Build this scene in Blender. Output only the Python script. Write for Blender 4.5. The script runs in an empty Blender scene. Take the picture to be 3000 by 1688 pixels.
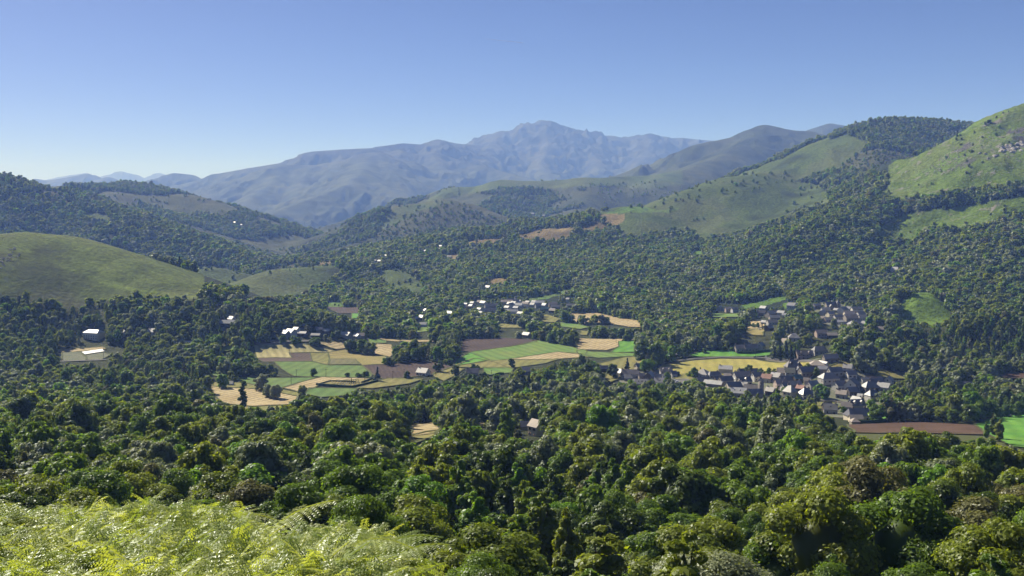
import bpy, bmesh, math, random
import numpy as np
from mathutils import Vector, Matrix, noise as mnoise

# ------------------------------------------------------------------ camera, sky, sun, exposure
F = 3008.0          # focal length in photograph pixels (photograph is 3000 wide)
CX, HY = 1500.0, 620.0   # column of the view axis, row of the true horizon
EYE = 170.0         # eye height above the valley floor
rnd = random.Random(7)
rng = np.random.default_rng(11)
scene = bpy.context.scene
COL = scene.collection
cam_d = bpy.data.cameras.new('camera')
cam = bpy.data.objects.new('camera', cam_d); COL.objects.link(cam)
cam.location = (0, 0, EYE); cam.rotation_euler = (math.radians(90), 0, 0)
cam_d.sensor_width = 36.0; cam_d.lens = 36.0*F/3000.0
cam_d.shift_y = -(844.0-HY)/3000.0
cam_d.clip_start = 0.5; cam_d.clip_end = 120000
scene.camera = cam
SUN_EL, SUN_AZ = math.radians(39), math.radians(-43)     # azimuth from +Y, negative = left
world = bpy.data.worlds.new('World'); scene.world = world; world.use_nodes = True
wn = world.node_tree.nodes; wl = world.node_tree.links
sky = wn.new('ShaderNodeTexSky'); sky.sky_type = 'NISHITA'; sky.sun_disc = False
sky.sun_elevation = SUN_EL; sky.sun_rotation = SUN_AZ
sky.altitude = 3000; sky.air_density = 0.45; sky.dust_density = 2.6; sky.ozone_density = 8.0
wb = wn.new('ShaderNodeVectorMath'); wb.operation = 'MULTIPLY'; wb.inputs[1].default_value = (1.06, .91, .98)   # white balance of the photograph
wl.new(sky.outputs[0], wb.inputs[0]); wl.new(wb.outputs[0], wn['Background'].inputs[0]); wn['Background'].inputs[1].default_value = 0.074
sd = bpy.data.lights.new('sun', 'SUN'); sd.energy = 5.0; sd.angle = math.radians(0.53); sd.color = (1.0, 0.95, 0.86)
sun = bpy.data.objects.new('sun', sd); COL.objects.link(sun)
sdir = Vector((math.sin(SUN_AZ)*math.cos(SUN_EL), math.cos(SUN_AZ)*math.cos(SUN_EL), math.sin(SUN_EL)))
sun.rotation_euler = sdir.to_track_quat('Z', 'Y').to_euler(); sun.location = (0, 0, 600)
scene.view_settings.view_transform = 'Standard'; scene.view_settings.look = 'None'
scene.view_settings.exposure = 0.80; scene.view_settings.gamma = 1.0; scene.view_settings.use_curve_mapping = False
scene.render.engine = 'CYCLES'
scene.cycles.max_bounces = 6; scene.cycles.diffuse_bounces = 2; scene.cycles.glossy_bounces = 2
scene.cycles.transmission_bounces = 3; scene.cycles.volume_bounces = 1; scene.cycles.transparent_max_bounces = 4
scene.cycles.use_denoising = True
HAZE_DENSITY = 7.8e-5

def tag(o, label=None, cat=None, group=None, kind=None):
    if label: o['label'] = label
    if cat: o['category'] = cat
    if group: o['group'] = group
    if kind: o['kind'] = kind
    return o

# ------------------------------------------------------------------ mesh and noise helpers
def link(name, me, parent=None, mats=None):
    o = bpy.data.objects.new(name, me); COL.objects.link(o)
    if parent is not None: o.parent = parent
    if mats is not None and me is not None and not me.materials:
        for m in (mats if isinstance(mats, (list, tuple)) else [mats]): me.materials.append(m)
    return o

def arr_mesh(name, V, Fc, smooth=False, attrs=None, mat_index=None):
    """V (n,3) floats; Fc (m,k) ints with k = 3 or 4."""
    V = np.ascontiguousarray(V, dtype=np.float32); Fc = np.ascontiguousarray(Fc, dtype=np.int32)
    me = bpy.data.meshes.new(name); n, (m, k) = len(V), Fc.shape
    me.vertices.add(n); me.vertices.foreach_set('co', V.ravel())
    me.loops.add(m*k); me.loops.foreach_set('vertex_index', Fc.ravel())
    me.polygons.add(m); me.polygons.foreach_set('loop_start', np.arange(0, m*k, k, dtype=np.int32))
    try: me.polygons.foreach_set('loop_total', np.full(m, k, dtype=np.int32))
    except Exception: pass
    if mat_index is not None: me.polygons.foreach_set('material_index', np.asarray(mat_index, dtype=np.int32))
    me.update(calc_edges=True)
    if smooth: me.polygons.foreach_set('use_smooth', np.ones(m, dtype=bool))
    for nm, dom, typ, data in (attrs or []):
        a = me.attributes.new(nm, typ, dom)
        a.data.foreach_set('color' if typ == 'FLOAT_COLOR' else ('vector' if typ == 'FLOAT_VECTOR' else 'value'),
                           np.ascontiguousarray(data, dtype=np.float32).ravel())
    return me

def _h(ix, iy, s):
    n = (ix.astype(np.int64)*374761393 + iy.astype(np.int64)*668265263 + s*1442695041) & 0x7fffffff
    n = ((n ^ (n >> 13))*1274126177) & 0x7fffffff
    return ((n ^ (n >> 16)) & 0xffff)/65535.0
def vnoise(x, y, s=0):
    ix = np.floor(x); iy = np.floor(y); fx = x-ix; fy = y-iy
    fx = fx*fx*fx*(fx*(fx*6-15)+10); fy = fy*fy*fy*(fy*(fy*6-15)+10)
    a = _h(ix, iy, s); b = _h(ix+1, iy, s); c = _h(ix, iy+1, s); d = _h(ix+1, iy+1, s)
    return (a*(1-fx)+b*fx)*(1-fy) + (c*(1-fx)+d*fx)*fy
def fbm(x, y, scale, octs=4, s=0, ridged=False):
    t = 0; a = 1.0; w = 0
    for k in range(octs):
        f = 2.0**k/scale
        n = vnoise(x*f+17.3*k, y*f-9.1*k, s+k*7)
        if ridged: n = 1-abs(2*n-1)
        t = t+a*n; w += a; a *= 0.52
    return t/w
def sstep(a, b, x):
    t = np.clip((x-a)/(b-a), 0, 1); return t*t*(3-2*t)

# ------------------------------------------------------------------ the terrain's shape
# heights relative to the eye, by bearing (photograph column at which it is seen) and distance
BD = [1.5, 6, 11, 13, 20, 45, 75, 130, 200, 390, 600, 800, 900, 1200, 1350, 1600, 2000, 2500, 3000, 3500, 4200, 6000, 10000, 16000, 30000]
NL = [-1.8, -2.75, -3.72, -4.5, -9.5, -21, -35, -50, -68, -99, -128, -157]
NR = [-1.8, -3.4, -6.2, -7.8, -13, -28, -43, -57, -74, -103, -130, -158]
BASE = {
 -500: NL+[-168, -168, -168, -168, -168, -165, -165, -165, -160, -150, -128, 0, 100],
    0: NL+[-168, -168, -168, -168, -168, -165, -165, -165, -160, -150, -128, 0, 100],
 1000: NL+[-168, -168, -168, -168, -168, -155, -155, -165, -160, -150, -128, 0, 100],
 1500: NR+[-168, -168, -168, -168, -158, -112, -60, -110, -155, -150, -60, 50, 100],
 2000: NR+[-168, -168, -168, -165, -132, -88, -45, -30, -60, -60, 0, 100, 100],
 2500: NR+[-167, -160, -145, -128, -88, -25, 55, 60, 60, 60, 100, 200, 100],
 3000: NR+[-166, -151, -138, -98, -10, 100, 200, 200, 200, 200, 200, 200, 100],
 3600: NR+[-166, -150, -135, -85, 20, 160, 260, 260, 260, 260, 260, 200, 100],
}
# ridges: (slope, rounding, gully amplitude, [(column, row, distance) along the crest])
RIDGES = [
 (.42, 55, 8, [(-300,660,1480),(0,686,1550),(70,680,1600),(163,688,1600),(233,711,1580),(349,758,1540),(466,808,1480),(582,866,1400),(700,912,1350),(850,945,1300),(950,975,1300)]),
 (.50, 30, 6, [(440,812,2300),(490,806,2300),(560,791,2350),(640,787,2400),(700,800,2400),(760,820,2380)]),
 (.48, 45, 8, [(690,872,2000),(730,836,2080),(760,818,2150),(815,790,2200),(870,784,2250),(960,780,2300),(1060,778,2400),(1165,742,2680)]),
 (.48, 35, 8, [(1060,778,2400),(1150,795,2300),(1220,832,2150),(1245,866,2050)]),
 (.20, 80, 8, [(1165,742,2680),(1234,722,2800),(1340,697,2900),(1467,674,3000),(1572,652,3050),(1742,645,3000)]),
 (.44, 60, 15, [(1742,632,2850),(1790,615,2880),(1835,605,2900),(1928,608,3000),(1985,592,3030),(2021,570,3050),(2083,543,3100),(2145,518,3150),(2220,509,3250),(2332,488,3400),(2394,468,3450),(2443,435,3500),(2487,409,3550),(2549,370,3600),(2617,353,3650),(2673,356,3650),(2766,362,3700),(2829,368,3700),(2916,376,3700),(3100,380,3700)]),
 (.42, 40, 8, [(2394,468,3450),(2400,505,3300),(2330,548,3150),(2250,590,3000),(2150,640,2800),(2060,692,2600)]),
 (.42, 40, 8, [(2021,570,3050),(1960,612,2900),(1880,650,2760),(1820,690,2640)]),
 (.45, 40, 10, [(2549,370,3600),(2590,430,3300),(2560,490,3050),(2500,560,2850)]),
 (.50, 50, 22, [(3300,180,2500),(3100,275,2500),(3000,327,2500),(2960,346,2500),(2922,368,2500),(2880,396,2480),(2828,424,2450),(2735,480,2400),(2642,536,2350),(2568,583,2250),(2450,645,2100),(2300,705,2000)]),
 (.75, 10, 1, [(2685,858,1400),(2712,856,1400)]),
 (.45, 30, 3, [(2430,1060,1010),(2490,1018,1080),(2560,985,1120),(2700,962,1150),(2850,957,1150),(3000,935,1180),(3200,925,1200)]),
 (.30, 15, 1.5, [(2150,990,1250),(2250,975,1270),(2330,977,1270),(2400,988,1250)]),
 (.30, 20, 2, [(1900,1002,1330),(2000,985,1330),(2150,985,1330)]),
 (.45, 60, 16, [(1019,692,3900),(1060,657,3900),(1106,634,3900),(1141,614,3900),(1188,600,3950),(1250,592,4000),(1304,591,4000),(1357,595,4000),(1427,622,3900),(1491,657,3800)]),
 (.42, 40, 12, [(1304,591,4000),(1230,635,3750),(1130,680,3600),(1050,712,3500)]),
 (.45, 50, 16, [(-300,440,3300),(0,516,3300),(87,553,3300),(150,560,3300),(200,562,3350),(250,590,3250),(315,602,3200),(400,640,3050),(553,695,2900),(640,735,2800),(728,780,2700),(800,815,2650)]),
 (.38, 110, 18, [(60,554,4300),(116,548,4300),(180,545,4400),(373,545,4500),(420,551,4500),(524,568,4400),(600,597,4300),(640,614,4200),(700,648,4100),(757,685,4000),(810,718,3900),(860,748,3800)]),
 (.35, 90, 14, [(373,545,4500),(330,575,4150),(400,612,3900),(520,665,3600)]),
 (.36, 60, 26, [(1217,599,5200),(1298,561,5200),(1333,548,5200),(1400,549,5200),(1474,533,5200),(1593,530,5200),(1710,526,5200),(1797,519,5300),(1900,515,5450),(1990,505,5600)]),
 (.36, 60, 20, [(1474,533,5200),(1450,580,4800),(1400,625,4500)]),
 (.36, 60, 20, [(1710,526,5200),(1720,575,4800),(1690,615,4500)]),
 (.50, 70, 40, [(1791,519,7000),(1900,481,7000),(2000,444,7000),(2058,420,7000),(2089,414,7000),(2140,404,7100),(2201,382,7200),(2238,371,7200),(2280,375,7200),(2363,389,7200),(2450,412,7200),(2560,430,7200)]),
 (.46, 60, 30, [(2238,371,7200),(2190,420,6700),(2100,462,6200),(1990,505,5600),(1900,540,5100)]),
 (.45, 70, 30, [(2363,389,7200),(2400,440,6600),(2330,490,6000),(2260,520,5500)]),
 (.50, 60, 40, [(2330,397,9500),(2363,388,9500),(2431,362,9500),(2499,386,9500),(2600,425,9500)]),
 (.42, 80, 50, [(483,560,10795),(629,545,10795),(690,527,10795),(745,516,10795),(780,502,10795),(827,487,10795),(870,486,10795),(908,489,10795),(967,487,10795),(1010,470,10922),(1077,454,11049),(1110,452,11049),(1150,463,11049),(1200,481,10922),(1240,520,10541),(1281,562,10160)]),
 (.42, 60, 40, [(1077,454,11049),(1060,500,9779),(1019,542,8890),(930,574,8509),(815,618,8001)]),
 (.42, 60, 40, [(1060,500,9779),(1140,556,9017),(1215,610,8255)]),
 (.42, 60, 40, [(827,487,10795),(790,540,9906),(720,590,9144),(650,640,8255)]),
 (.42, 60, 40, [(629,545,10795),(600,590,9779),(560,620,9144)]),
 (.45, 50, 40, [(908,489,10800),(880,545,9900),(862,590,9100),(850,630,8500)]),
 (.45, 50, 40, [(1110,452,11000),(1150,520,10000),(1175,560,9200),(1200,585,8700)]),
 (.45, 60, 40, [(1180,442,12000),(1300,470,12000),(1420,487,11500),(1500,510,11200),(1580,535,10800)]),
 (.50, 80, 60, [(390,549,13000),(440,536,13000),(483,518,13000),(512,507,13000),(555,511,13000),(588,528,13000)]),
 (.50, 80, 60, [(560,535,12200),(588,528,12000),(640,509,12000),(734,492,12000),(827,477,12000),(873,463,12000),(932,443,12000),(1002,438,12000),(1089,434,12000)]),
 (.50, 60, 90, [(1070,445,12300),(1104,430,12400),(1130,427,12400),(1182,419,12500),(1234,423,12500),(1281,413,13000),(1351,422,13500),(1415,425,14000),(1440,408,14500),(1467,391,15000),(1510,381,15000),(1560,376,15000),(1584,356,15000),(1600,355,15000),(1619,358,15000),(1677,376,15000),(1720,385,15000),(1770,402,15000),(1840,405,15000),(1866,397,15300),(1880,401,15300),(1904,396,15000),(1925,403,15000),(1957,405,15000),(2000,404,15000),(2061,411,15000),(2150,415,15000)]),
 (.50, 50, 80, [(1467,391,15000),(1430,440,13500),(1390,490,12000)]),
 (.52, 50, 80, [(1584,356,15000),(1610,420,14000),(1580,480,12800),(1620,530,11500)]),
 (.52, 50, 80, [(1770,402,15000),(1740,450,13900),(1760,500,12800)]),
 (.52, 50, 80, [(1904,396,15000),(1900,450,14000),(1850,500,12800)]),
 (.50, 60, 80, [(1281,413,13000),(1270,450,12000),(1300,500,11000)]),
 (.45, 80, 60, [(40,546,16000),(61,537,16000),(105,524,16000),(140,529,16000),(192,521,16000),(256,509,16000),(275,513,16000),(291,523,16000),(303,530,16000),(317,519,15500),(345,535,15500),(372,546,15500)]),
 (.45, 80, 60, [(120,530,26000),(175,519,26000),(210,513,26000),(252,507,26000),(290,524,26000),(320,512,26000),(355,502,26000),(400,512,26000),(425,523,26000),(440,519,27000),(466,507,27000),(495,514,27000),(535,528,27000)]),
]
def build_grid():
    u = np.concatenate([np.linspace(-.70, -.53, 14)[:-1], np.linspace(-.53, .53, 620), np.linspace(.53, .70, 14)[1:]])
    d = np.concatenate([np.geomspace(1.5, 60, 70)[:-1], np.geomspace(60, 800, 120)[:-1], np.geomspace(800, 5200, 400)[:-1], np.geomspace(5200, 17000, 330)[:-1], np.geomspace(17000, 30000, 60)])
    U, D = np.meshgrid(u, d, indexing='ij')
    PX = CX+U*F
    cols = sorted(BASE); tab = np.array([BASE[c] for c in cols], float); ld = np.log(BD)
    prof = np.array([np.interp(np.log(d), ld, row) for row in tab])          # (cols, nd)
    k = np.exp(-np.linspace(-2, 2, 7)**2); k /= k.sum()
    pad = np.pad(prof, ((0, 0), (3, 3)), mode='edge')
    prof = np.array([np.convolve(r, k, mode='valid') for r in pad])
    xi = np.interp(PX[:, 0], cols, np.arange(len(cols))); i0 = np.clip(np.floor(xi).astype(int), 0, len(cols)-2); t = xi-i0
    t = t*t*(3-2*t)
    Z = prof[i0]*(1-t)[:, None]+prof[i0+1]*t[:, None]
    X = U*D; Y = D
    # low relief, none on the valley floor
    n1 = fbm(X, Y, 420, 4, 3)-.5; n2 = fbm(X, Y, 60, 3, 5)-.5
    up = sstep(-167, -140, Z)
    Z = Z+n1*up*np.clip((D-900)*.03, 0, 40)+n2*up*np.clip((D-900)*.004, 0, 6)+n2*2.5*sstep(30, 120, D)*(1-sstep(700, 850, D))
    wx = X+90*(fbm(X, Y, 350, 3, 21)-.5); wy = Y+90*(fbm(X, Y, 350, 3, 22)-.5)
    for (s, w, amp, pts) in RIDGES:
        P = np.array([((px-CX)/F*dd, dd, (HY-py)/F*dd) for px, py, dd in pts])
        best = None
        reach = (P[:, 2].max()+190)/s+w+50
        m = (X > P[:, 0].min()-reach) & (X < P[:, 0].max()+reach) & (Y > P[:, 1].min()-reach) & (Y < P[:, 1].max()+reach)
        if not m.any(): continue
        xs, ys, zs0, ds = X[m], Y[m], Z[m], D[m]
        H = np.full(xs.shape, -1e9); Q = np.zeros(xs.shape)
        for a, b in zip(P[:-1], P[1:]):
            ab = b[:2]-a[:2]; L2 = max((ab**2).sum(), 1e-6)
            tt = np.clip(((xs-a[0])*ab[0]+(ys-a[1])*ab[1])/L2, 0, 1)
            dist = np.hypot(xs-(a[0]+tt*ab[0]), ys-(a[1]+tt*ab[1]))
            h = a[2]+(b[2]-a[2])*tt-s*(np.sqrt(dist**2+w*w)-w)
            up = h > H; H = np.where(up, h, H); Q = np.where(up, dist, Q)
        g = fbm(wx[m], wy[m], 30*w**.5, 5, int(abs(P[0, 0])) % 97, ridged=True)-.62
        H = H+g*amp*(2.6 if amp < 40 else 3.4)*sstep(0, 6*w, Q)
        if amp >= 20: H = H+(fbm(wx[m], wy[m], 420, 5, 77, ridged=True)-.62)*(amp*.9)*sstep(0, 3*w, Q)*1.6
        k = 8+ds*.006
        hh = np.clip(.5+.5*(H-zs0)/k, 0, 1)
        Z[m] = zs0*(1-hh)+H*hh+k*hh*(1-hh)
    return u, d, X, Y, Z
GU, GD, GX, GY, GZ = build_grid()
GLD = np.log(GD)
def zrel(x, y):
    """terrain height relative to the eye, bilinear on the terrain's own grid"""
    x = np.atleast_1d(np.asarray(x, float)); y = np.atleast_1d(np.asarray(y, float))
    fu = np.interp(x/y, GU, np.arange(len(GU))); i = np.clip(fu.astype(int), 0, len(GU)-2); tu = fu-i
    j = np.clip(np.searchsorted(GD, y, side='right')-1, 0, len(GD)-2); td = np.clip((y-GD[j])/(GD[j+1]-GD[j]), 0, 1)
    return (GZ[i, j]*(1-tu)+GZ[i+1, j]*tu)*(1-td)+(GZ[i, j+1]*(1-tu)+GZ[i+1, j+1]*tu)*td
def ground(x, y): return EYE+float(zrel(x, y)[0])
GV = GZ/GY                                              # tangent of elevation seen from the eye
def at(px, py, dmin=14, dmax=29000):
    """the place on the ground that the photograph shows at a pixel"""
    u = (px-CX)/F; v = (HY-py)/F
    fu = np.interp(u, GU, np.arange(len(GU))); i = int(min(fu, len(GU)-2)); t = fu-i
    el = GV[i]*(1-t)+GV[i+1]*t
    j0 = int(np.searchsorted(GD, dmin))
    hit = np.nonzero(el[j0:] >= v)[0]
    if len(hit) == 0: dd = dmax
    else:
        j = j0+hit[0]
        if j == j0: dd = GD[j]
        else:
            a, b = el[j-1], el[j]; dd = GD[j-1]+(GD[j]-GD[j-1])*(v-a)/max(b-a, 1e-9)
    return (u*dd, dd, EYE+float(zrel(u*dd, dd)[0]))

# ------------------------------------------------------------------ material helper
def new_mat(name):
    m = bpy.data.materials.new(name); m.use_nodes = True
    nt = m.node_tree; nt.nodes.clear()
    return m, nt.nodes, nt.links
def nd(N, typ, **kw):
    n = N.new(typ)
    for k, v in kw.items():
        if k == 'op': n.operation = v
        elif k.startswith('i_'):
            key = k[2:]; n.inputs[int(key) if key.isdigit() else key.replace('_', ' ')].default_value = v
        else: setattr(n, k, v)
    return n
def simple_mat(name, col, rough=.8, spec=.3, var=0.25, scale=1.0, bump=0.0, metallic=0):
    m, N, L = new_mat(name)
    o = nd(N, 'ShaderNodeOutputMaterial'); b = nd(N, 'ShaderNodeBsdfPrincipled'); L.new(b.outputs[0], o.inputs[0])
    b.inputs['Roughness'].default_value = rough; b.inputs['Specular IOR Level'].default_value = spec; b.inputs['Metallic'].default_value = metallic
    tc = nd(N, 'ShaderNodeTexCoord'); nz = nd(N, 'ShaderNodeTexNoise', i_Scale=scale, i_Detail=5.0, i_Roughness=.65); L.new(tc.outputs['Object'], nz.inputs['Vector'])
    mr = nd(N, 'ShaderNodeMapRange', i_3=1-var, i_4=1+var); L.new(nz.outputs[0], mr.inputs[0])
    oi = nd(N, 'ShaderNodeObjectInfo'); mr2 = nd(N, 'ShaderNodeMapRange', i_3=.82, i_4=1.18); L.new(oi.outputs['Random'], mr2.inputs[0])
    mu = nd(N, 'ShaderNodeMath', op='MULTIPLY'); L.new(mr.outputs[0], mu.inputs[0]); L.new(mr2.outputs[0], mu.inputs[1])
    vm = nd(N, 'ShaderNodeVectorMath', op='SCALE'); vm.inputs[0].default_value = col; L.new(mu.outputs[0], vm.inputs['Scale'])
    L.new(vm.outputs[0], b.inputs['Base Color'])
    if bump:
        bp = nd(N, 'ShaderNodeBump', i_Strength=1.0, i_Distance=bump); L.new(nz.outputs[0], bp.inputs['Height']); L.new(bp.outputs[0], b.inputs['Normal'])
    return m

# ------------------------------------------------------------------ land cover, read off where the ground is seen
def inpoly(px, py, poly):
    px = np.asarray(px, float); py = np.asarray(py, float); r = np.zeros(px.shape, bool)
    n = len(poly)
    for k in range(n):
        x1, y1 = poly[k]; x2, y2 = poly[(k+1) % n]
        if y1 == y2: continue
        c = ((y1 > py) != (y2 > py)) & (px < (x2-x1)*(py-y1)/(y2-y1)+x1)
        r ^= c
    return r
def r5(*p): return [(1400+x*.6211, 300+y*.6211) for x, y in p]
# (cover, dmin, dmax, polygon). covers: hill = rough hill grass, down = olive downland, lush = bright grass, hay, heath, rockgrass
COVER = [
 ('hill', 1200, 2000, [(-400,600),(70,670),(163,678),(349,748),(600,862),(560,878),(480,874),(400,868),(300,884),(200,905),(100,880),(0,880),(-400,900)]),
 ('down', 2000, 2700, [(500,800),(545,780),(640,780),(700,795),(755,822),(720,850),(640,842),(590,828)]),
 ('lush', 2000, 2900, [(468,795),(530,793),(545,800),(530,806),(468,804)]),
 ('down', 1800, 2600, [(680,885),(730,830),(760,812),(815,782),(870,776),(930,770),(985,776),(995,796),(960,830),(905,855),(880,872),(800,886)]),
 ('down', 1800, 2600, [(1120,790),(1150,782),(1180,792),(1240,830),(1240,868),(1150,850),(1110,812)]),
 ('hay', 2000, 2800, [(925,768),(990,762),(988,774),(930,777)]),
 ('hay', 2400, 3400, [(1339,716),(1397,702),(1467,699),(1500,705),(1470,712),(1397,722)]),
 ('hay', 2400, 3400, [(1514,690),(1560,676),(1665,664),(1690,676),(1654,704),(1530,706)]),
 ('hay', 2400, 3400, [(1700,664),(1747,650),(1782,662),(1760,676),(1710,674)]),
 ('hay', 2000, 3300, [(1290,747),(1330,742),(1360,752),(1330,760),(1295,757)]),
 ('hay', 1900, 3000, [(1420,822),(1450,812),(1496,818),(1490,832),(1440,838),(1420,832)]),
 ('down', 2400, 3600, r5((555,500),(700,440),(850,440),(900,435),(1000,390),(1100,345),(1320,290),(1500,255),(1640,190),(1740,150),(1850,190),(1790,250),(1700,310),(1560,350),(1490,375),(1600,385),(1650,430),(1665,470),(1500,530),(1300,595),(1060,650),(1000,615),(950,600),(700,635),(650,590))),
 ('lush', 2400, 3200, r5((600,520),(700,486),(790,492),(850,510),(960,495),(930,518),(700,520),(620,532))),
 ('hay', 2400, 3200, r5((570,535),(690,525),(690,560),(640,590),(600,560))),
 ('heath', 2700, 3700, r5((1700,310),(1790,240),(1900,220),(2050,240),(2250,250),(2350,230),(2200,300),(2050,320),(1850,330))),
 ('rockgrass', 1900, 2600, r5((2950,-300),(2576,-25),(2450,50),(2300,150),(2150,245),(2000,345),(1880,440),(2000,455),(2150,440),(2300,415),(2576,375),(2950,330))),
 ('rockgrass', 1800, 2500, r5((1885,600),(1950,550),(2050,512),(2250,500),(2400,470),(2576,440),(2800,420),(2800,500),(2576,510),(2450,560),(2300,590),(2080,610),(2060,650),(1950,655),(1890,630))),
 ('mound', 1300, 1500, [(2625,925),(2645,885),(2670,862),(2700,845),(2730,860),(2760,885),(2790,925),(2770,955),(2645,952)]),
 ('lush', 1400, 2600, [(2170,897),(2220,882),(2300,860),(2307,878),(2250,893),(2190,907)]),
 ('lush', 1400, 2600, [(2295,890),(2330,886),(2332,905),(2298,905)]),
 ('lush', 1500, 2600, [(1640,852),(1690,838),(1688,848),(1640,866),(1560,884),(1540,876),(1620,862)]),
 ('lush', 1800, 2700, [(2020,738),(2050,732),(2072,742),(2040,748)]),
 ('lush', 1400, 2300, [(2965,752),(3000,748),(3040,756),(3000,770),(2970,764)]),
 ('lush', 1200, 2300, [(950,886),(995,884),(1010,898),(955,902)]),
 ('heath', 3300, 4300, [(1100,700),(1120,640),(1180,598),(1304,585),(1380,595),(1500,650),(1460,668),(1380,672),(1300,668),(1200,690)]),
 ('down', 3300, 4300, [(1110,650),(1150,612),(1188,594),(1300,584),(1330,592),(1240,615),(1170,650),(1120,672)]),
 ('down', 4300, 5600, [(1225,600),(1298,556),(1474,528),(1797,512),(2000,500),(2000,540),(1900,555),(1780,545),(1640,552),(1560,545),(1460,552),(1330,575)]),
 ('heath', 1150, 1400, [(2150,990),(2200,975),(2290,958),(2400,965),(2440,985),(2400,1000),(2330,1005),(2230,1008),(2160,1002)]),
 ('down', 3000, 7000, [(240,620),(300,628),(330,640),(320,650),(250,634)]),
 ('lush', 5000, 7500, [(815,700),(850,696),(880,702),(850,708)]),
 ('lush', 5000, 7500, [(880,664),(905,658),(900,668)]),
]
COVCOL = {'mound': (.17,.27,.04), 'hill': (.115,.160,.024), 'down': (.086,.124,.028), 'lush': (.12,.22,.030), 'hay': (.27,.205,.09), 'heath': (.072,.080,.034),  # mound: colour brightened to stand in for light through bracken on its shaded slope
          'rockgrass': (.120,.185,.022), 'forest': (.022,.034,.016), 'soil': (.05,.045,.03)}
# crests that stand bare, with the ground just behind them: (cover, ridge, first column, last column, depth)
BARE = [('hill', 0, -400, 600, 240), ('down', 5, 1742, 2430, 200), ('rockgrass', 9, 2600, 3500, 260), ('down', 2, 680, 985, 160), ('down', 1, 500, 760, 140),
        ('down', 19, 1217, 2000, 260), ('heath', 14, 1120, 1491, 200)]
def cover_at(X, Y, Z):
    """returns cover colour (n,3), forest weight (n), rock weight (n)"""
    n = X.shape; PX = CX+X/Y*F; PY = HY-Z/Y*F
    col = np.empty(n+(3,)); forest = np.ones(n); rock = np.zeros(n)
    col[:] = COVCOL['forest']
    wob = 5*(fbm(X, Y, 38, 3, 61)-.5)*2
    PXw = PX+wob; PYw = PY+wob*.6
    # far hills: woods on the lower and shaded ground, grass above, in broken patches
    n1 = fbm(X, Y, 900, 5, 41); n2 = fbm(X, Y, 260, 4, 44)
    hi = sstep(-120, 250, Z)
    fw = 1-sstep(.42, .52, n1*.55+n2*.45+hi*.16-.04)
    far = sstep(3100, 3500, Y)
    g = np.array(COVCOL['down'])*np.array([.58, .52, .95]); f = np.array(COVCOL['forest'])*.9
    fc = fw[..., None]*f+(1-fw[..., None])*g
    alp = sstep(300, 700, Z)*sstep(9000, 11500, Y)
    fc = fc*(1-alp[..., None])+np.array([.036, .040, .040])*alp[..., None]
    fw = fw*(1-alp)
    m = (far > 0)
    # the wooded top of the near ridge is wood, not downland
    wood = (Y < 3900) & (PX > 1700)
    far = np.where(wood, 0, far)
    ileft = (Y < 3450) & (PX < 850)
    iw = 1-sstep(.50, .60, n2*.8+.2*n1+hi*.10)
    far2 = far
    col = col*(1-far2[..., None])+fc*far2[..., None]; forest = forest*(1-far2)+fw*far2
    # the near dark slope on the left: scrub and broken wood
    isl = (Y > 2500) & (Y < 3500) & (PX < 880)
    scr = np.array([.052, .055, .034])
    up_ = sstep(-60, 60, Z)
    wl_ = np.clip(iw*1.2-up_*.75, 0, 1)
    col = np.where(isl[..., None], scr*(1-wl_[..., None])+np.array(COVCOL['forest'])*wl_[..., None], col); forest = np.where(isl, wl_*.9, forest)
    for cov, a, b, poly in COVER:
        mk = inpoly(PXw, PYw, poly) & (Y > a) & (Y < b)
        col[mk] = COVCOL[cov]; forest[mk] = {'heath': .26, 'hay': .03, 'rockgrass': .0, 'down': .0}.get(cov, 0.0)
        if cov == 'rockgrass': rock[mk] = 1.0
    for cov, k, p0, p1, back in BARE:
        pts = sorted(RIDGES[k][3]); dc = np.interp(PX, [p[0] for p in pts], [p[2] for p in pts])
        mk = (PX > p0) & (PX < p1) & (Y > dc-25) & (Y < dc+back)
        col[mk] = COVCOL[cov]; forest[mk] = 0
        if cov == 'rockgrass': rock[mk] = 1.0
    nf = (Y < 1500) & (forest > .5); col[nf] = (.052, .062, .024)
    # patchy colour within grass: worn and bracken-covered parts
    v = fbm(X, Y, 75, 4, 71); v2 = fbm(X, Y, 230, 3, 73)
    gw = 1-forest
    tint = 1+gw*((v-.5)*1.5+(v2-.5)*1.1)
    col = col*tint[..., None]
    brown = gw*sstep(.46, .62, v*.5+v2*.5)*.55*(Y > 1100)
    col = col*(1-brown[..., None])+np.array([.078, .076, .034])*brown[..., None]
    # a trodden, lighter spine runs down the near left hill; its lower left is heathery; a rock band crosses the right hand mountain
    hillm = (Y > 1150) & (Y < 1900) & (PX < 620) & (forest < .3)
    ln = np.interp(PX, [0, 40, 110, 200, 290, 420, 560], [715, 722, 744, 786, 822, 856, 868])
    lt = hillm*np.exp(-((PYw-ln)/7)**2)*sstep(20, 60, PX)
    dk = hillm*sstep(0, 40, PYw-ln)*sstep(.30, .60, v)*.6
    hl = hillm*sstep(.44, .56, fbm(X+Y*.3, Y*2.2, 34, 4, 87))*.45
    col = col*(1+.55*lt-.35*hl)[..., None]
    col = col*(1-dk[..., None])+np.array([.060, .056, .036])*dk[..., None]
    rb = inpoly(PXw*1.0+6*(v2-.5)*8, PYw+10*(v-.5)*3, [(2755,470),(2800,440),(2870,418),(2930,392),(3000,372),(3200,330),(3200,440),(3000,452),(2920,468),(2850,474),(2790,486)]) & (Y > 1900) & (Y < 2620)
    rr = rb*sstep(.44, .56, fbm(X, Y, 45, 4, 88))
    col = col*(1-rr[..., None])+np.array([.105, .098, .090])*rr[..., None]
    # grazing terraces run along the contours of the far grass
    return col, forest, rock

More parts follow.
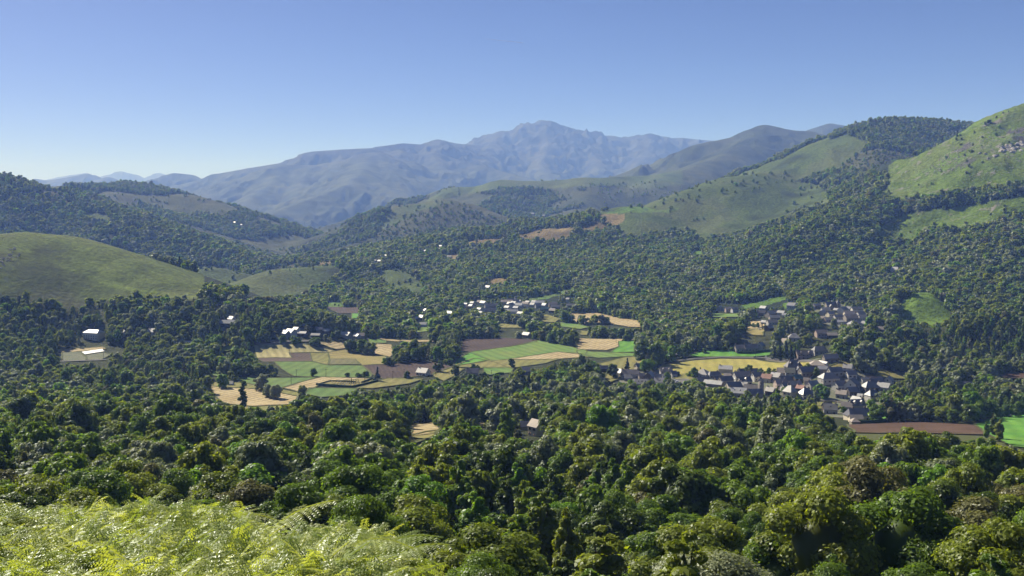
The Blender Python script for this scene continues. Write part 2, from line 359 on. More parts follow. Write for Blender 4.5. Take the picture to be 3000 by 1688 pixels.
cc, GFOR, GROCK = cover_at(GX, GY, GZ)
# the near bank and the forest floor below it
near = GY < 880
cc[near] = np.array([.050, .060, .024]); GFOR[near] = 1
def fixfar(): pass

m_land, N, L = new_mat('land')
o = nd(N, 'ShaderNodeOutputMaterial'); b = nd(N, 'ShaderNodeBsdfPrincipled'); L.new(b.outputs[0], o.inputs[0])
b.inputs['Roughness'].default_value = .95; b.inputs['Specular IOR Level'].default_value = .12
at1 = nd(N, 'ShaderNodeAttribute', attribute_name='cover'); at2 = nd(N, 'ShaderNodeAttribute', attribute_name='wood'); at3 = nd(N, 'ShaderNodeAttribute', attribute_name='rock')
tc = nd(N, 'ShaderNodeTexCoord')
vo = nd(N, 'ShaderNodeTexVoronoi', i_Scale=1/15.0); L.new(tc.outputs['Object'], vo.inputs['Vector'])
nz = nd(N, 'ShaderNodeTexNoise', i_Scale=1/7.0, i_Detail=6.0, i_Roughness=.7); L.new(tc.outputs['Object'], nz.inputs['Vector'])
nz2 = nd(N, 'ShaderNodeTexNoise', i_Scale=1/28.0, i_Detail=8.0, i_Roughness=.72); L.new(tc.outputs['Object'], nz2.inputs['Vector'])
# colour grain: tussocks on grass, crown to crown variation in far woods
mg = nd(N, 'ShaderNodeMapRange', i_1=.33, i_2=.67, i_3=.50, i_4=1.5); L.new(nz.outputs[0], mg.inputs[0])
mc = nd(N, 'ShaderNodeMapRange', i_1=0., i_2=1., i_3=.55, i_4=1.5); L.new(vo.outputs['Color'], mc.inputs[0])
mx = nd(N, 'ShaderNodeMix', data_type='FLOAT'); L.new(at2.outputs['Fac'], mx.inputs[0]); L.new(mg.outputs[0], mx.inputs[2]); L.new(mc.outputs[0], mx.inputs[3])
sc = nd(N, 'ShaderNodeVectorMath', op='SCALE'); L.new(at1.outputs['Color'], sc.inputs[0]); L.new(mx.outputs[0], sc.inputs['Scale'])
# rock showing through on the steep near mountain
rk = nd(N, 'ShaderNodeMapRange', i_1=.56, i_2=.64, i_3=0, i_4=1); L.new(nz2.outputs[0], rk.inputs[0])
rm = nd(N, 'ShaderNodeMath', op='MULTIPLY'); L.new(rk.outputs[0], rm.inputs[0]); L.new(at3.outputs['Fac'], rm.inputs[1])
cr = nd(N, 'ShaderNodeMix', data_type='RGBA'); L.new(rm.outputs[0], cr.inputs[0]); L.new(sc.outputs[0], cr.inputs[6]); cr.inputs[7].default_value = (.22, .20, .17, 1)
L.new(cr.outputs[2], b.inputs['Base Color'])
# relief: rounded crowns in woods, fine tussocks and gullies elsewhere
hv = nd(N, 'ShaderNodeMath', op='MULTIPLY', i_1=-16.0); L.new(vo.outputs['Distance'], hv.inputs[0])
hw = nd(N, 'ShaderNodeMath', op='MULTIPLY'); L.new(hv.outputs[0], hw.inputs[0]); L.new(at2.outputs['Fac'], hw.inputs[1])
hn = nd(N, 'ShaderNodeMath', op='MULTIPLY', i_1=7.0); L.new(nz2.outputs[0], hn.inputs[0])
hn2 = nd(N, 'ShaderNodeMath', op='MULTIPLY_ADD', i_1=3.6); L.new(nz.outputs[0], hn2.inputs[0]); L.new(hn.outputs[0], hn2.inputs[2])
hs = nd(N, 'ShaderNodeMath', op='ADD'); L.new(hw.outputs[0], hs.inputs[0]); L.new(hn2.outputs[0], hs.inputs[1])
bp = nd(N, 'ShaderNodeBump', i_Strength=1.0, i_Distance=1.0); L.new(hs.outputs[0], bp.inputs['Height']); L.new(bp.outputs[0], b.inputs['Normal'])

nu, ndp = GX.shape
idx = np.arange(nu*ndp).reshape(nu, ndp)
Fc = np.stack([idx[:-1, :-1], idx[1:, :-1], idx[1:, 1:], idx[:-1, 1:]], -1).reshape(-1, 4)
V = np.stack([GX, GY, GZ+EYE], -1).reshape(-1, 3)
wood_attr = GFOR*sstep(2500, 4200, GY)
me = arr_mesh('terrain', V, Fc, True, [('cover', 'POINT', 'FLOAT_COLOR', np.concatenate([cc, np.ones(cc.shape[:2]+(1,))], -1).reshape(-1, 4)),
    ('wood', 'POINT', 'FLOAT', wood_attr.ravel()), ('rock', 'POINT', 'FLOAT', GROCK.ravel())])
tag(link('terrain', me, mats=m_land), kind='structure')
# the hillside the photographer stands on, beside and behind
hx = np.linspace(-260, 260, 60); hy = np.concatenate([np.linspace(-160, 0, 24), np.linspace(4, 400, 30)])
HX, HYY = np.meshgrid(hx, hy, indexing='ij')
def bank(x, y):
    yy = np.maximum(y, 1.5)
    inner = np.array([np.interp(np.log(v), np.log(BD), BASE[0]) for v in yy.ravel()]).reshape(yy.shape)
    return inner + np.where(y < 1.5, (1.5-y)*.30, 0)
HZ = bank(HX, HYY)-np.where((HYY > 1.4) & (abs(HX/np.maximum(HYY, .1)) < .66), 4.0+HYY*.03, .05)
i2 = np.arange(HX.size).reshape(HX.shape)
F2 = np.stack([i2[:-1, :-1], i2[1:, :-1], i2[1:, 1:], i2[:-1, 1:]], -1).reshape(-1, 4)
me = arr_mesh('hillside', np.stack([HX, HYY, HZ+EYE], -1).reshape(-1, 3), F2, True)
m_bank = simple_mat('bank_soil', (.05, .055, .025), .95, .1, .4, .8)
tag(link('hillside', me, mats=m_bank), kind='structure')
# the air
hb = bmesh.new(); bmesh.ops.create_cube(hb, size=1)
x1, y0, y1_, z0, z1 = 24000, -400, 31000, -12.0, 1560.0
for v in hb.verts: v.co = Vector((v.co.x*2*x1, y0+(v.co.y+.5)*(y1_-y0), z0+(v.co.z+.5)*(z1-z0)))
hm = bpy.data.meshes.new('haze'); hb.to_mesh(hm); hb.free()
m_haze, N, L = new_mat('haze_air'); o = nd(N, 'ShaderNodeOutputMaterial'); pv = nd(N, 'ShaderNodeVolumePrincipled')
pv.inputs['Density'].default_value = HAZE_DENSITY; pv.inputs['Color'].default_value = (.25, .42, 1, 1); pv.inputs['Absorption Color'].default_value = (1, 1, 1, 1); pv.inputs['Anisotropy'].default_value = .05
L.new(pv.outputs[0], o.inputs['Volume'])
tag(link('haze', hm, mats=m_haze), kind='stuff')

# ------------------------------------------------------------------ what stands in the valley (read off the photograph: column, row)
FIELDS = [ # (name, material, label words, polygon)
 ('meadow','pale',[(742,1012),(780,1009),(881,1007),(935,1018),(983,1029),(961,1034),(847,1035),(855,1049),(752,1050)]),
 ('ploughed_field','plough',[(750,1050),(855,1049),(847,1035),(908,1034),(917,1059),(770,1061)]),
 ('meadow','olive',[(908,1034),(961,1034),(965,1053),(960,1070),(917,1060)]),
 ('meadow','ochre',[(983,1029),(1012,1024),(1048,1037),(1128,1045),(1142,1068),(1060,1071),(1041,1052),(965,1053),(961,1034)]),
 ('meadow','dusky',[(965,1053),(1041,1052),(1056,1068),(962,1069)]),
 ('meadow','green',[(800,1060),(917,1060),(960,1071),(1060,1072),(1090,1100),(1085,1108),(940,1106),(860,1103),(835,1088)]),
 ('ploughed_field','plough2',[(1061,1071),(1209,1063),(1260,1060),(1329,1074),(1275,1092),(1263,1101),(1123,1112),(1088,1096)]),
 ('hay_field','hay',[(1083,1006),(1147,1010),(1151,1037),(1142,1047),(1096,1037)]),
 ('hay_field','hay',[(935,1004),(1012,1002),(1012,1024),(989,1025),(947,1015)]),
 ('meadow','green2',[(1077,994),(1130,996),(1131,1006),(1083,1006)]),
 ('hay_field','hay',[(1100,990),(1283,996),(1270,1002),(1120,997)]),
 ('ploughed_field','plough2',[(1355,994),(1477,991),(1574,997),(1570,1003),(1508,1014),(1380,1032),(1350,1030)]),
 ('meadow','green2',[(1574,998),(1640,1010),(1720,1028),(1715,1040),(1632,1032),(1574,1041),(1477,1055),(1430,1059),(1325,1074),(1337,1053),(1380,1032),(1508,1014)]),
 ('meadow','lush',[(1340,1053),(1376,1034),(1435,1056),(1325,1076)]),
 ('hay_field','hay',[(1477,1055),(1574,1041),(1632,1032),(1700,1037),(1740,1046),(1640,1052),(1555,1056)]),
 ('meadow','olive',[(1430,1059),(1477,1055),(1640,1053),(1600,1065),(1500,1080),(1400,1080),(1329,1075)]),
 ('meadow','green2',[(1415,1078),(1508,1078),(1500,1092),(1440,1102),(1415,1094)]),
 ('meadow','olive',[(1263,1101),(1329,1075),(1360,1082),(1340,1100),(1300,1118)]),
 ('hay_field','hay',[(1690,992),(1809,994),(1860,996),(1812,1001),(1812,1017),(1778,1027),(1690,1025)]),
 ('meadow','lush',[(1812,1001),(1861,1000),(1868,1032),(1785,1035),(1812,1017)]),
 ('meadow','green2',[(1690,1028),(1740,1032),(1868,1036),(1868,1044),(1754,1050),(1700,1044)]),
 ('meadow','olive',[(1754,1067),(1828,1048),(1880,1044),(1885,1067),(1847,1090),(1778,1082)]),
 ('meadow','yellow',[(1940,1070),(2030,1056),(2111,1051),(2204,1052),(2391,1065),(2420,1068),(2400,1092),(2350,1100),(2250,1112),(2160,1105),(2107,1100),(2080,1105),(1960,1100),(1930,1085)]),
 ('meadow','lush',[(2018,1040),(2068,1026),(2146,1027),(2158,1036),(2262,1030),(2255,1042),(2204,1047),(2088,1047),(2030,1047)]),
 ('meadow','ochre',[(2425,1077),(2495,1058),(2497,1088),(2430,1092)]),
 ('meadow','olive',[(2570,1083),(2655,1093),(2655,1112),(2560,1107)]),
 ('ploughed_field','plough3',[(2480,1247),(2641,1236),(2852,1247),(2880,1264),(2885,1276),(2505,1270)]),
 ('meadow','lush',[(2852,1247),(2901,1228),(3060,1200),(3100,1330),(2960,1310),(2900,1278)]),
 ('ploughed_field','plough3',[(2925,1096),(3060,1093),(3060,1112),(2940,1110)]),
 ('hay_field','hay',[(175,1022),(303,1017),(311,1024),(175,1034)]),
 ('vegetable_field','veg',[(180,1034),(235,1032),(253,1048),(249,1058),(180,1058)]),
 ('vegetable_field','veg',[(252,1042),(302,1034),(325,1040),(300,1054),(256,1056)]),
 ('hay_field','hay',[(610,1132),(660,1136),(738,1141),(800,1148),(874,1164),(860,1186),(738,1192),(668,1186),(637,1170)]),
 ('meadow','olive',[(618,1122),(700,1122),(790,1136),(880,1152),(874,1164),(800,1148),(738,1141),(618,1134)]),
 ('meadow','green',[(700,1106),(780,1109),(932,1107),(830,1138),(790,1136),(700,1122)]),
 ('hay_field','hay',[(824,1138),(941,1106),(1092,1111),(1088,1121),(933,1130),(925,1138),(875,1150)]),
 ('meadow','green',[(905,1138),(1050,1140),(1020,1160),(940,1166),(890,1156)]),
 ('meadow','ochre',[(935,1129),(1034,1137),(1100,1119),(1078,1112),(965,1120)]),
 ('meadow','olive',[(1100,1119),(1140,1110),(1240,1112),(1200,1126),(1090,1140),(1034,1138)]),
 ('meadow','green',[(618,1086),(660,1092),(650,1108),(615,1100)]),
 ('hay_field','hay',[(1205,1248),(1283,1238),(1290,1262),(1275,1274),(1205,1280)]),
 ('meadow','olive',[(1165,1300),(1200,1280),(1290,1262),(1260,1288),(1200,1312)]),
 ('hay_field','hay',[(1405,1238),(1465,1236),(1465,1248),(1405,1250)]),
 ('meadow','olive',[(1578,924),(1602,923),(1641,935),(1627,946),(1592,944)]),
 ('hay_field','hay',[(1634,930),(1662,920),(1745,917),(1800,930),(1877,942),(1877,960),(1840,959),(1760,946),(1690,950)]),
 ('meadow','green2',[(1640,946),(1690,950),(1730,960),(1700,966),(1640,958)]),
 ('meadow','olive',[(1700,970),(1726,972),(1720,983),(1700,983)]),
 ('hay_field','hay',[(2181,943),(2236,941),(2242,956),(2215,968),(2185,966)]),
 ('meadow','ochre',[(2180,966),(2240,962),(2236,985),(2200,984)]),
 ('ploughed_field','plough2',[(949,900),(1050,902),(1055,919),(995,920)]),
 ('meadow','lush',[(1030,920),(1054,920),(1048,934),(1030,934)]),
 ('meadow','green2',[(1217,962),(1255,960),(1258,972),(1220,975)]),
 ('meadow','olive',[(1441,945),(1500,952),(1545,955),(1535,962),(1470,962)]),
 ('meadow','green2',[(2075,918),(2160,920),(2165,930),(2080,930)]),
 ('lawn','lush',[(2535,1226),(2590,1222),(2640,1228),(2600,1236),(2545,1232)]),
 ('meadow','olive',[(2390,1180),(2440,1182),(2460,1196),(2440,1205),(2395,1200)]),
 ('meadow','olive',[(1780,1094),(1810,1096),(1815,1112),(1790,1122),(1768,1112)]),
 ('meadow','olive',[(1970,1100),(2010,1098),(2045,1108),(2020,1118),(1975,1114)]),
 ('meadow','green2',[(640,1022),(690,1010),(700,1022),(650,1034)]),
]
OPEN_EXTRA = [
 [(1800,1104),(1850,1090),(1950,1078),(2050,1100),(2100,1076),(2150,1095),(2300,1070),(2400,1050),(2500,1085),(2600,1110),(2625,1135),(2600,1165),(2585,1190),(2600,1225),(2560,1240),(2500,1250),(2480,1225),(2420,1222),(2410,1195),(2400,1190),(2300,1186),(2200,1180),(2130,1172),(2080,1155),(1960,1146),(1920,1144),(1870,1140),(1820,1122)],
 [(2085,890),(2170,890),(2170,920),(2085,918)],
 [(2215,890),(2340,885),(2340,912),(2310,930),(2275,962),(2225,962),(2210,930)],
 [(2365,890),(2470,880),(2540,888),(2570,915),(2545,965),(2490,975),(2440,955),(2400,945),(2380,922)],
 [(2385,965),(2460,970),(2460,992),(2385,992)],
 [(1350,885),(1440,880),(1500,872),(1680,882),(1700,905),(1640,925),(1540,930),(1480,920),(1400,925),(1350,910)],
 [(1930,1066),(2034,1050),(2208,1046),(2321,1055),(2405,1060),(2395,1070),(2208,1056),(2034,1060)],
 [(2140,1012),(2262,1012),(2260,1040),(2140,1040)], [(2335,1020),(2445,1020),(2445,1068),(2335,1060)],
 [(240,962),(305,962),(305,1002),(240,1002)], [(175,1056),(310,1052),(310,1062),(175,1064)],
 [(300,1010),(365,1008),(365,1040),(320,1036)], [(940,1105),(1110,1105),(1110,1140),(940,1136)],
 [(790,975),(905,975),(900,1006),(790,1008)], [(1000,978),(1070,978),(1070,994),(1000,994)],
]
def mix3(a, b, t): return tuple(x*(1-t)+y*t for x, y in zip(a, b))
def field_mat(name, c1, c2, stripe=0.0, freq=.35, rot=.3, grain=.35, bump=.25):
    m, N, L = new_mat('ground_'+name)
    o = nd(N, 'ShaderNodeOutputMaterial'); b = nd(N, 'ShaderNodeBsdfPrincipled'); L.new(b.outputs[0], o.inputs[0])
    b.inputs['Roughness'].default_value = .95; b.inputs['Specular IOR Level'].default_value = .12
    tc = nd(N, 'ShaderNodeTexCoord'); mp = nd(N, 'ShaderNodeMapping'); L.new(tc.outputs['Object'], mp.inputs[0]); mp.inputs['Rotation'].default_value = (0, 0, rot)
    big = nd(N, 'ShaderNodeTexNoise', i_Scale=1/38.0, i_Detail=6.0, i_Roughness=.62); L.new(mp.outputs[0], big.inputs['Vector'])
    fine = nd(N, 'ShaderNodeTexNoise', i_Scale=.45, i_Detail=5.0, i_Roughness=.75); L.new(mp.outputs[0], fine.inputs['Vector'])
    wv = nd(N, 'ShaderNodeTexWave', i_Scale=freq*.085, i_Distortion=3.5, i_Detail=3.0); wv.inputs['Detail Scale'].default_value = 1.2; L.new(mp.outputs[0], wv.inputs['Vector'])
    r = nd(N, 'ShaderNodeMapRange', i_1=.36, i_2=.64); L.new(big.outputs[0], r.inputs[0])
    cm = nd(N, 'ShaderNodeMix', data_type='RGBA'); L.new(r.outputs[0], cm.inputs[0]); cm.inputs[6].default_value = (*c1, 1); cm.inputs[7].default_value = (*c2, 1)
    g = nd(N, 'ShaderNodeMapRange', i_1=.3, i_2=.7, i_3=1-grain, i_4=1+grain); L.new(fine.outputs[0], g.inputs[0])
    s = nd(N, 'ShaderNodeMapRange', i_3=1-stripe, i_4=1+stripe); L.new(wv.outputs['Fac'], s.inputs[0])
    mu = nd(N, 'ShaderNodeMath', op='MULTIPLY'); L.new(g.outputs[0], mu.inputs[0]); L.new(s.outputs[0], mu.inputs[1])
    sc = nd(N, 'ShaderNodeVectorMath', op='SCALE'); L.new(cm.outputs[2], sc.inputs[0]); L.new(mu.outputs[0], sc.inputs['Scale']); L.new(sc.outputs[0], b.inputs['Base Color'])
    bp = nd(N, 'ShaderNodeBump', i_Strength=.8, i_Distance=bump); L.new(fine.outputs[0], bp.inputs['Height']); L.new(bp.outputs[0], b.inputs['Normal'])
    return m
FM = {
 'hay': field_mat('hay', (.29,.225,.115), (.37,.30,.17), .22, .5, .5, .4),
 'pale': field_mat('pale', (.25,.23,.10), (.33,.29,.14), .16, .45, -.3, .3),
 'plough': field_mat('plough', (.080,.058,.048), (.105,.077,.062), .14, .8, .25, .25),
 'plough2': field_mat('plough2', (.055,.038,.032), (.078,.055,.045), .16, .8, -.2, .25),
 'plough3': field_mat('plough3', (.075,.045,.030), (.105,.065,.043), .16, .9, 1.4, .35),
 'olive': field_mat('olive', (.15,.155,.045), (.20,.18,.065), .13, .4, .2, .25),
 'ochre': field_mat('ochre', (.20,.18,.06), (.26,.21,.085), .12, .4, .9, .25),
 'dusky': field_mat('dusky', (.115,.12,.055), (.15,.135,.07), .10, .5, 0, .25),
 'green': field_mat('green', (.085,.15,.035), (.12,.17,.05), .12, .3, .1, .2),
 'green2': field_mat('green2', (.10,.185,.04), (.15,.20,.05), .13, .3, -.4, .2),
 'lush': field_mat('lush', (.075,.21,.03), (.12,.25,.04), .12, .3, .4, .2),
 'yellow': field_mat('yellow', (.24,.225,.055), (.31,.265,.08), .10, .35, .15, .22),
 'veg': field_mat('veg', (.08,.10,.055), (.16,.16,.11), .5, 1.6, .1, .4),
 'yard': field_mat('yard', (.17,.16,.13), (.10,.12,.06), .0, .3, .1, .35),
}
def drape(name, poly, mat, off, parent=None, wob=True, kind='structure'):
    """a thin sheet laid on the ground inside a polygon given by where the photograph shows its corners"""
    P = [at(x, y, 150) for x, y in poly]
    pts = []
    for k, p in enumerate(P):
        q = P[(k+1) % len(P)]; L_ = math.dist(p[:2], q[:2]); n = max(1, int(L_/14))
        for t in range(n):
            s = t/n; j = (rnd.uniform(-.9, .9) if (t and wob) else 0)
            nx, ny = -(q[1]-p[1])/max(L_, 1), (q[0]-p[0])/max(L_, 1)
            pts.append((p[0]+(q[0]-p[0])*s+nx*j, p[1]+(q[1]-p[1])*s+ny*j))
    bm = bmesh.new(); vs = [bm.verts.new((x, y, 0)) for x, y in pts]; f = bm.faces.new(vs)
    if f.normal.z < 0: f.normal_flip()
    bmesh.ops.triangulate(bm, faces=bm.faces[:])
    for it in range(5):
        es = [e for e in bm.edges if e.calc_length() > 24]
        if not es: break
        bmesh.ops.subdivide_edges(bm, edges=es, cuts=1); bmesh.ops.triangulate(bm, faces=bm.faces[:])
    xy = np.array([v.co[:2] for v in bm.verts]); z = zrel(xy[:, 0], xy[:, 1])+EYE+off
    for v, zz in zip(bm.verts, z): v.co.z = zz
    bm.normal_update()
    for fa in bm.faces:
        if fa.normal.z < 0: fa.normal_flip()
    me = bpy.data.meshes.new(name); bm.to_mesh(me); bm.free()
    ob = tag(link(name, me, parent, mat), kind=kind)
    if kind == 'structure' and name not in ('village_ground', 'village_square', 'fleece_cover'):
        V = []; Fq = []; n = len(pts)               # the rough uncut edge round the field
        for i in range(n):
            a, b, c = pts[i-1], pts[i], pts[(i+1) % n]; tx_, ty_ = c[0]-a[0], c[1]-a[1]; q = max(math.hypot(tx_, ty_), .01); nx, ny = -ty_/q, tx_/q
            for s in (-1, 1):
                w = rnd.uniform(.3, 1.25); x, y = b[0]+nx*s*w, b[1]+ny*s*w; V.append((x, y, ground(x, y)+off+.35))
        for i in range(n): j = (i+1) % n; Fq.append((2*i, 2*j, 2*j+1, 2*i+1))
        link('margin', arr_mesh('margin', V, Fq), ob, m_margin)
    return ob
m_margin = simple_mat('rough_margin', (.085,.095,.035), .95, .1, .5, .5, .2)
for k, (nm, mt, poly) in enumerate(FIELDS): drape(nm, poly, FM[mt], .30+.012*k)
drape('village_ground', OPEN_EXTRA[0], FM['yard'], .22)
drape('meadow', [(2480,1258),(2880,1262),(2960,1300),(3090,1325),(3090,1360),(2960,1340),(2800,1300),(2480,1290)], m_margin, .12)
drape('meadow', [(620,1160),(740,1180),(870,1176),(870,1206),(740,1212),(625,1190)], FM['olive'], .12)
drape('meadow', [(1150,1285),(1290,1262),(1310,1290),(1200,1330),(1140,1325)], FM['olive'], .12)
drape('village_ground', OPEN_EXTRA[3], FM['yard'], .22)

m_road = simple_mat('asphalt', (.13, .125, .12), .9, .2, .15, .3)
m_wall_dry = simple_mat('dry_stone', (.16, .145, .12), .95, .15, .35, .8, .2)
def ribbon(name, pts, width, mat, off=1.1, kind='structure', label=None, cat=None):
    P = [Vector(at(x, y, 150)) for x, y in pts]; Q = []
    for a, b in zip(P[:-1], P[1:]):
        n = max(1, int((b-a).length/12)); Q += [a.lerp(b, t/n) for t in range(n)]
    Q.append(P[-1]); V = []; Fq = []
    for k, p in enumerate(Q):
        t = (Q[min(k+1, len(Q)-1)]-Q[max(k-1, 0)]); t.z = 0; t.normalize(); n = Vector((-t.y, t.x, 0))
        for s in (-.5, .5):
            c = p+n*s*width; V.append((c.x, c.y, ground(c.x, c.y)+off))
    for k in range(len(Q)-1): Fq.append((2*k, 2*k+2, 2*k+3, 2*k+1))
    return tag(link(name, arr_mesh(name, V, Fq), None, mat), label, cat, None, kind)
ribbon('road', [(1935,1067),(1975,1060),(2034,1053),(2111,1048.5),(2208,1050),(2243,1051),(2321,1059),(2399,1064),(2412,1070)], 5.5, m_road)
ribbon('road', [(700,1007),(760,1004.5),(830,1003),(875,1001.5),(930,1000)], 5, m_road)
ribbon('road', [(170,1061),(240,1059),(310,1056)], 5, m_road)
ribbon('path', [(1330,1074),(1390,1050),(1450,1062),(1500,1082)], 2.0, FM['olive'], .95)
drape('village_square', [(1940,1112),(2013,1113),(2062,1129),(2048,1136),(1974,1125),(1945,1123)], m_road, 1.15, wob=False)

def wallmesh(name, pts, h, th, mat, label, cat, rough=.15, lumpy=0, parent=None, step=5, group=None):
    P = [Vector(at(x, y, 150)) for x, y in pts]; Q = []
    for a, b in zip(P[:-1], P[1:]):
        n = max(1, int((b-a).length/step)); Q += [a.lerp(b, t/n) for t in range(n)]
    Q.append(P[-1]); V = []; Fq = []; K = 6
    for k, p in enumerate(Q):
        t = (Q[min(k+1, len(Q)-1)]-Q[max(k-1, 0)]); t.z = 0; t.normalize(); n = Vector((-t.y, t.x, 0)); z = ground(p.x, p.y)
        hh = h*(1+rnd.uniform(-rough, rough)); w = th*(1+rnd.uniform(-lumpy, lumpy))
        for sx, sz in ((-.5, -.4), (-.55, .75*hh), (-.3, hh), (.3, hh), (.55, .75*hh), (.5, -.4)):
            c = p+n*sx*w; V.append((c.x, c.y, z+sz))
    for k in range(len(Q)-1):
        for j in range(K-1): Fq.append((K*k+j, K*k+j+1, K*(k+1)+j+1, K*(k+1)+j))
    return tag(link(name, arr_mesh(name, V, Fq), parent, mat), label, cat, group)
wallmesh('stone_wall', [(1948,1070),(2034,1057),(2111,1052),(2208,1054),(2243,1055),(2321,1063),(2395,1068)], 1.3, .6, m_wall_dry, 'long dry stone wall along the near side of the lane above the big yellow meadow', 'wall')
wallmesh('stone_wall', [(742,1012),(800,1010),(875,1006)], 2.2, .7, m_wall_dry, 'dark stone wall under the lane at the top of the pale meadow, in shade', 'wall')
wallmesh('stone_wall', [(780,1106),(860,1106),(938,1107)], 1.0, .8, m_wall_dry, 'low stone wall between the green meadow and the strip of field below it', 'wall')
wallmesh('stone_wall', [(2535,1110),(2585,1113)], 2.6, .6, simple_mat('pink_stone', (.25,.19,.155), .9, .2, .2, .6), 'tall pinkish stone garden wall at the right side of the church village', 'wall')
wallmesh('stone_wall', [(930,1015),(983,1027),(1012,1023)], 1.4, .8, m_wall_dry, 'low dark wall along the lower edge of the small hay field', 'wall')
wallmesh('stone_wall', [(2050,1131),(2120,1157),(2135,1165)], 2.4, .6, m_wall_dry, 'pale stone retaining wall running down from the village square', 'wall')
wallmesh('stone_wall', [(1930,1135),(2040,1141)], 2.6, .6, m_wall_dry, 'long low wall below the village square, above the trees', 'wall')
wallmesh('stone_wall', [(2395,1178),(2440,1179),(2500,1186)], 1.6, .5, m_wall_dry, 'garden wall behind the small meadow at the lower end of the village', 'wall')

# ------------------------------------------------------------------ buildings
def roof_mat(name, col, rough=.5, spec=.5, var=.18, scale=1.6):
    """slate, tile or sheet laid in courses"""
    m, N, L = new_mat(name)
    o = nd(N, 'ShaderNodeOutputMaterial'); b = nd(N, 'ShaderNodeBsdfPrincipled'); L.new(b.outputs[0], o.inputs[0])
    b.inputs['Roughness'].default_value = rough; b.inputs['Specular IOR Level'].default_value = spec
    tc = nd(N, 'ShaderNodeTexCoord'); nz = nd(N, 'ShaderNodeTexNoise', i_Scale=scale, i_Detail=6.0, i_Roughness=.7); L.new(tc.outputs['Object'], nz.inputs['Vector'])
    n2 = nd(N, 'ShaderNodeTexNoise', i_Scale=.25, i_Detail=3.0); L.new(tc.outputs['Object'], n2.inputs['Vector'])
    a = nd(N, 'ShaderNodeMapRange', i_1=.3, i_2=.7, i_3=1-var, i_4=1+var); L.new(nz.outputs[0], a.inputs[0])
    c = nd(N, 'ShaderNodeMapRange', i_1=.3, i_2=.7, i_3=.85, i_4=1.15); L.new(n2.outputs[0], c.inputs[0])
    oi = nd(N, 'ShaderNodeObjectInfo'); d = nd(N, 'ShaderNodeMapRange', i_3=.82, i_4=1.2); L.new(oi.outputs['Random'], d.inputs[0])
    m1 = nd(N, 'ShaderNodeMath', op='MULTIPLY'); L.new(a.outputs[0], m1.inputs[0]); L.new(c.outputs[0], m1.inputs[1])
    m2 = nd(N, 'ShaderNodeMath', op='MULTIPLY'); L.new(m1.outputs[0], m2.inputs[0]); L.new(d.outputs[0], m2.inputs[1])
    sc = nd(N, 'ShaderNodeVectorMath', op='SCALE'); sc.inputs[0].default_value = col; L.new(m2.outputs[0], sc.inputs['Scale']); L.new(sc.outputs[0], b.inputs['Base Color'])
    bp = nd(N, 'ShaderNodeBump', i_Strength=.6, i_Distance=.06); L.new(nz.outputs[0], bp.inputs['Height']); L.new(bp.outputs[0], b.inputs['Normal'])
    return m
RM = {'slate': roof_mat('slate', (.105,.105,.118), .42, .6), 'brown': roof_mat('old_slate', (.16,.142,.135), .6, .4), 'pale': roof_mat('pale_slate', (.29,.275,.26), .5, .5),
      'white': roof_mat('white_sheet', (.36,.355,.345), .5, .4, .10), 'beige': roof_mat('weathered_tile', (.33,.28,.235), .7, .3), 'red': roof_mat('red_tile', (.30,.165,.125), .7, .3),
      'grey': roof_mat('grey_slate', (.19,.185,.18), .5, .5), 'teal': roof_mat('green_sheet', (.06,.12,.11), .5, .4, .06), 'green': roof_mat('mossy_sheet', (.20,.20,.15), .7, .3)}
WM = {'white': simple_mat('white_render', (.47,.455,.42), .9, .2, .06, .6), 'cream': simple_mat('cream_render', (.60,.54,.42), .9, .2, .08, .6), 'stone': simple_mat('stone_masonry', (.27,.24,.20), .95, .2, .3, 1.2, .05),
      'grey': simple_mat('grey_render', (.34,.33,.31), .95, .2, .12, .8), 'dark': simple_mat('dark_boards', (.10,.085,.07), .9, .2, .2, 1.2), 'pink': simple_mat('pink_render', (.42,.33,.28), .9, .2, .12, .7)}
m_glass = simple_mat('window_glass', (.03, .035, .045), .15, .6, .1); m_frame = simple_mat('shutter_paint', (.20, .13, .09), .7, .3, .2)
m_dark = simple_mat('chimney_stone', (.16, .14, .12), .95, .2, .25, 1.5); m_door = simple_mat('door_wood', (.10, .06, .04), .7, .3, .2)
def tube_pts_(P, R, k=6):
    V = []; Fq = []
    for i, (p, r) in enumerate(zip(P, R)):
        t = Vector(P[min(i+1, len(P)-1)])-Vector(P[max(i-1, 0)]); t.normalize()
        a = t.orthogonal().normalized(); b = t.cross(a)
        for j in range(k):
            q = Vector(p)+(a*math.cos(6.2832*j/k)+b*math.sin(6.2832*j/k))*r; V.append(q[:])
    for i in range(len(P)-1):
        for j in range(k): Fq.append((i*k+j, i*k+(j+1) % k, (i+1)*k+(j+1) % k, (i+1)*k+j))
    if R[0] > .2 and k >= 10:
        pass
    return V, Fq
PI = math.pi
def boxm(name, x0, x1, y0, y1, z0, z1):
    V = [(x, y, z) for z in (z0, z1) for x, y in ((x0, y0), (x1, y0), (x1, y1), (x0, y1))]
    return arr_mesh(name, V, [(0, 3, 2, 1), (4, 5, 6, 7), (0, 1, 5, 4), (1, 2, 6, 5), (2, 3, 7, 6), (3, 0, 4, 7)])
BOX1 = boxm('chimney', -.45, .45, -.35, .35, 0, 1.9); BOX1.materials.append(m_dark)
CAP = boxm('chimney_cap', -.55, .55, -.45, .45, 1.9, 2.05); CAP.materials.append(m_dark)
WIN = boxm('window', -.5, .5, -.08, .03, -.7, .7); WIN.materials.append(m_glass)
SHUT = boxm('shutter', -.28, .28, -.12, .0, -.72, .72); SHUT.materials.append(m_frame)
DOOR = boxm('door', -.55, .55, -.1, .03, -1.05, 1.05); DOOR.materials.append(m_door)
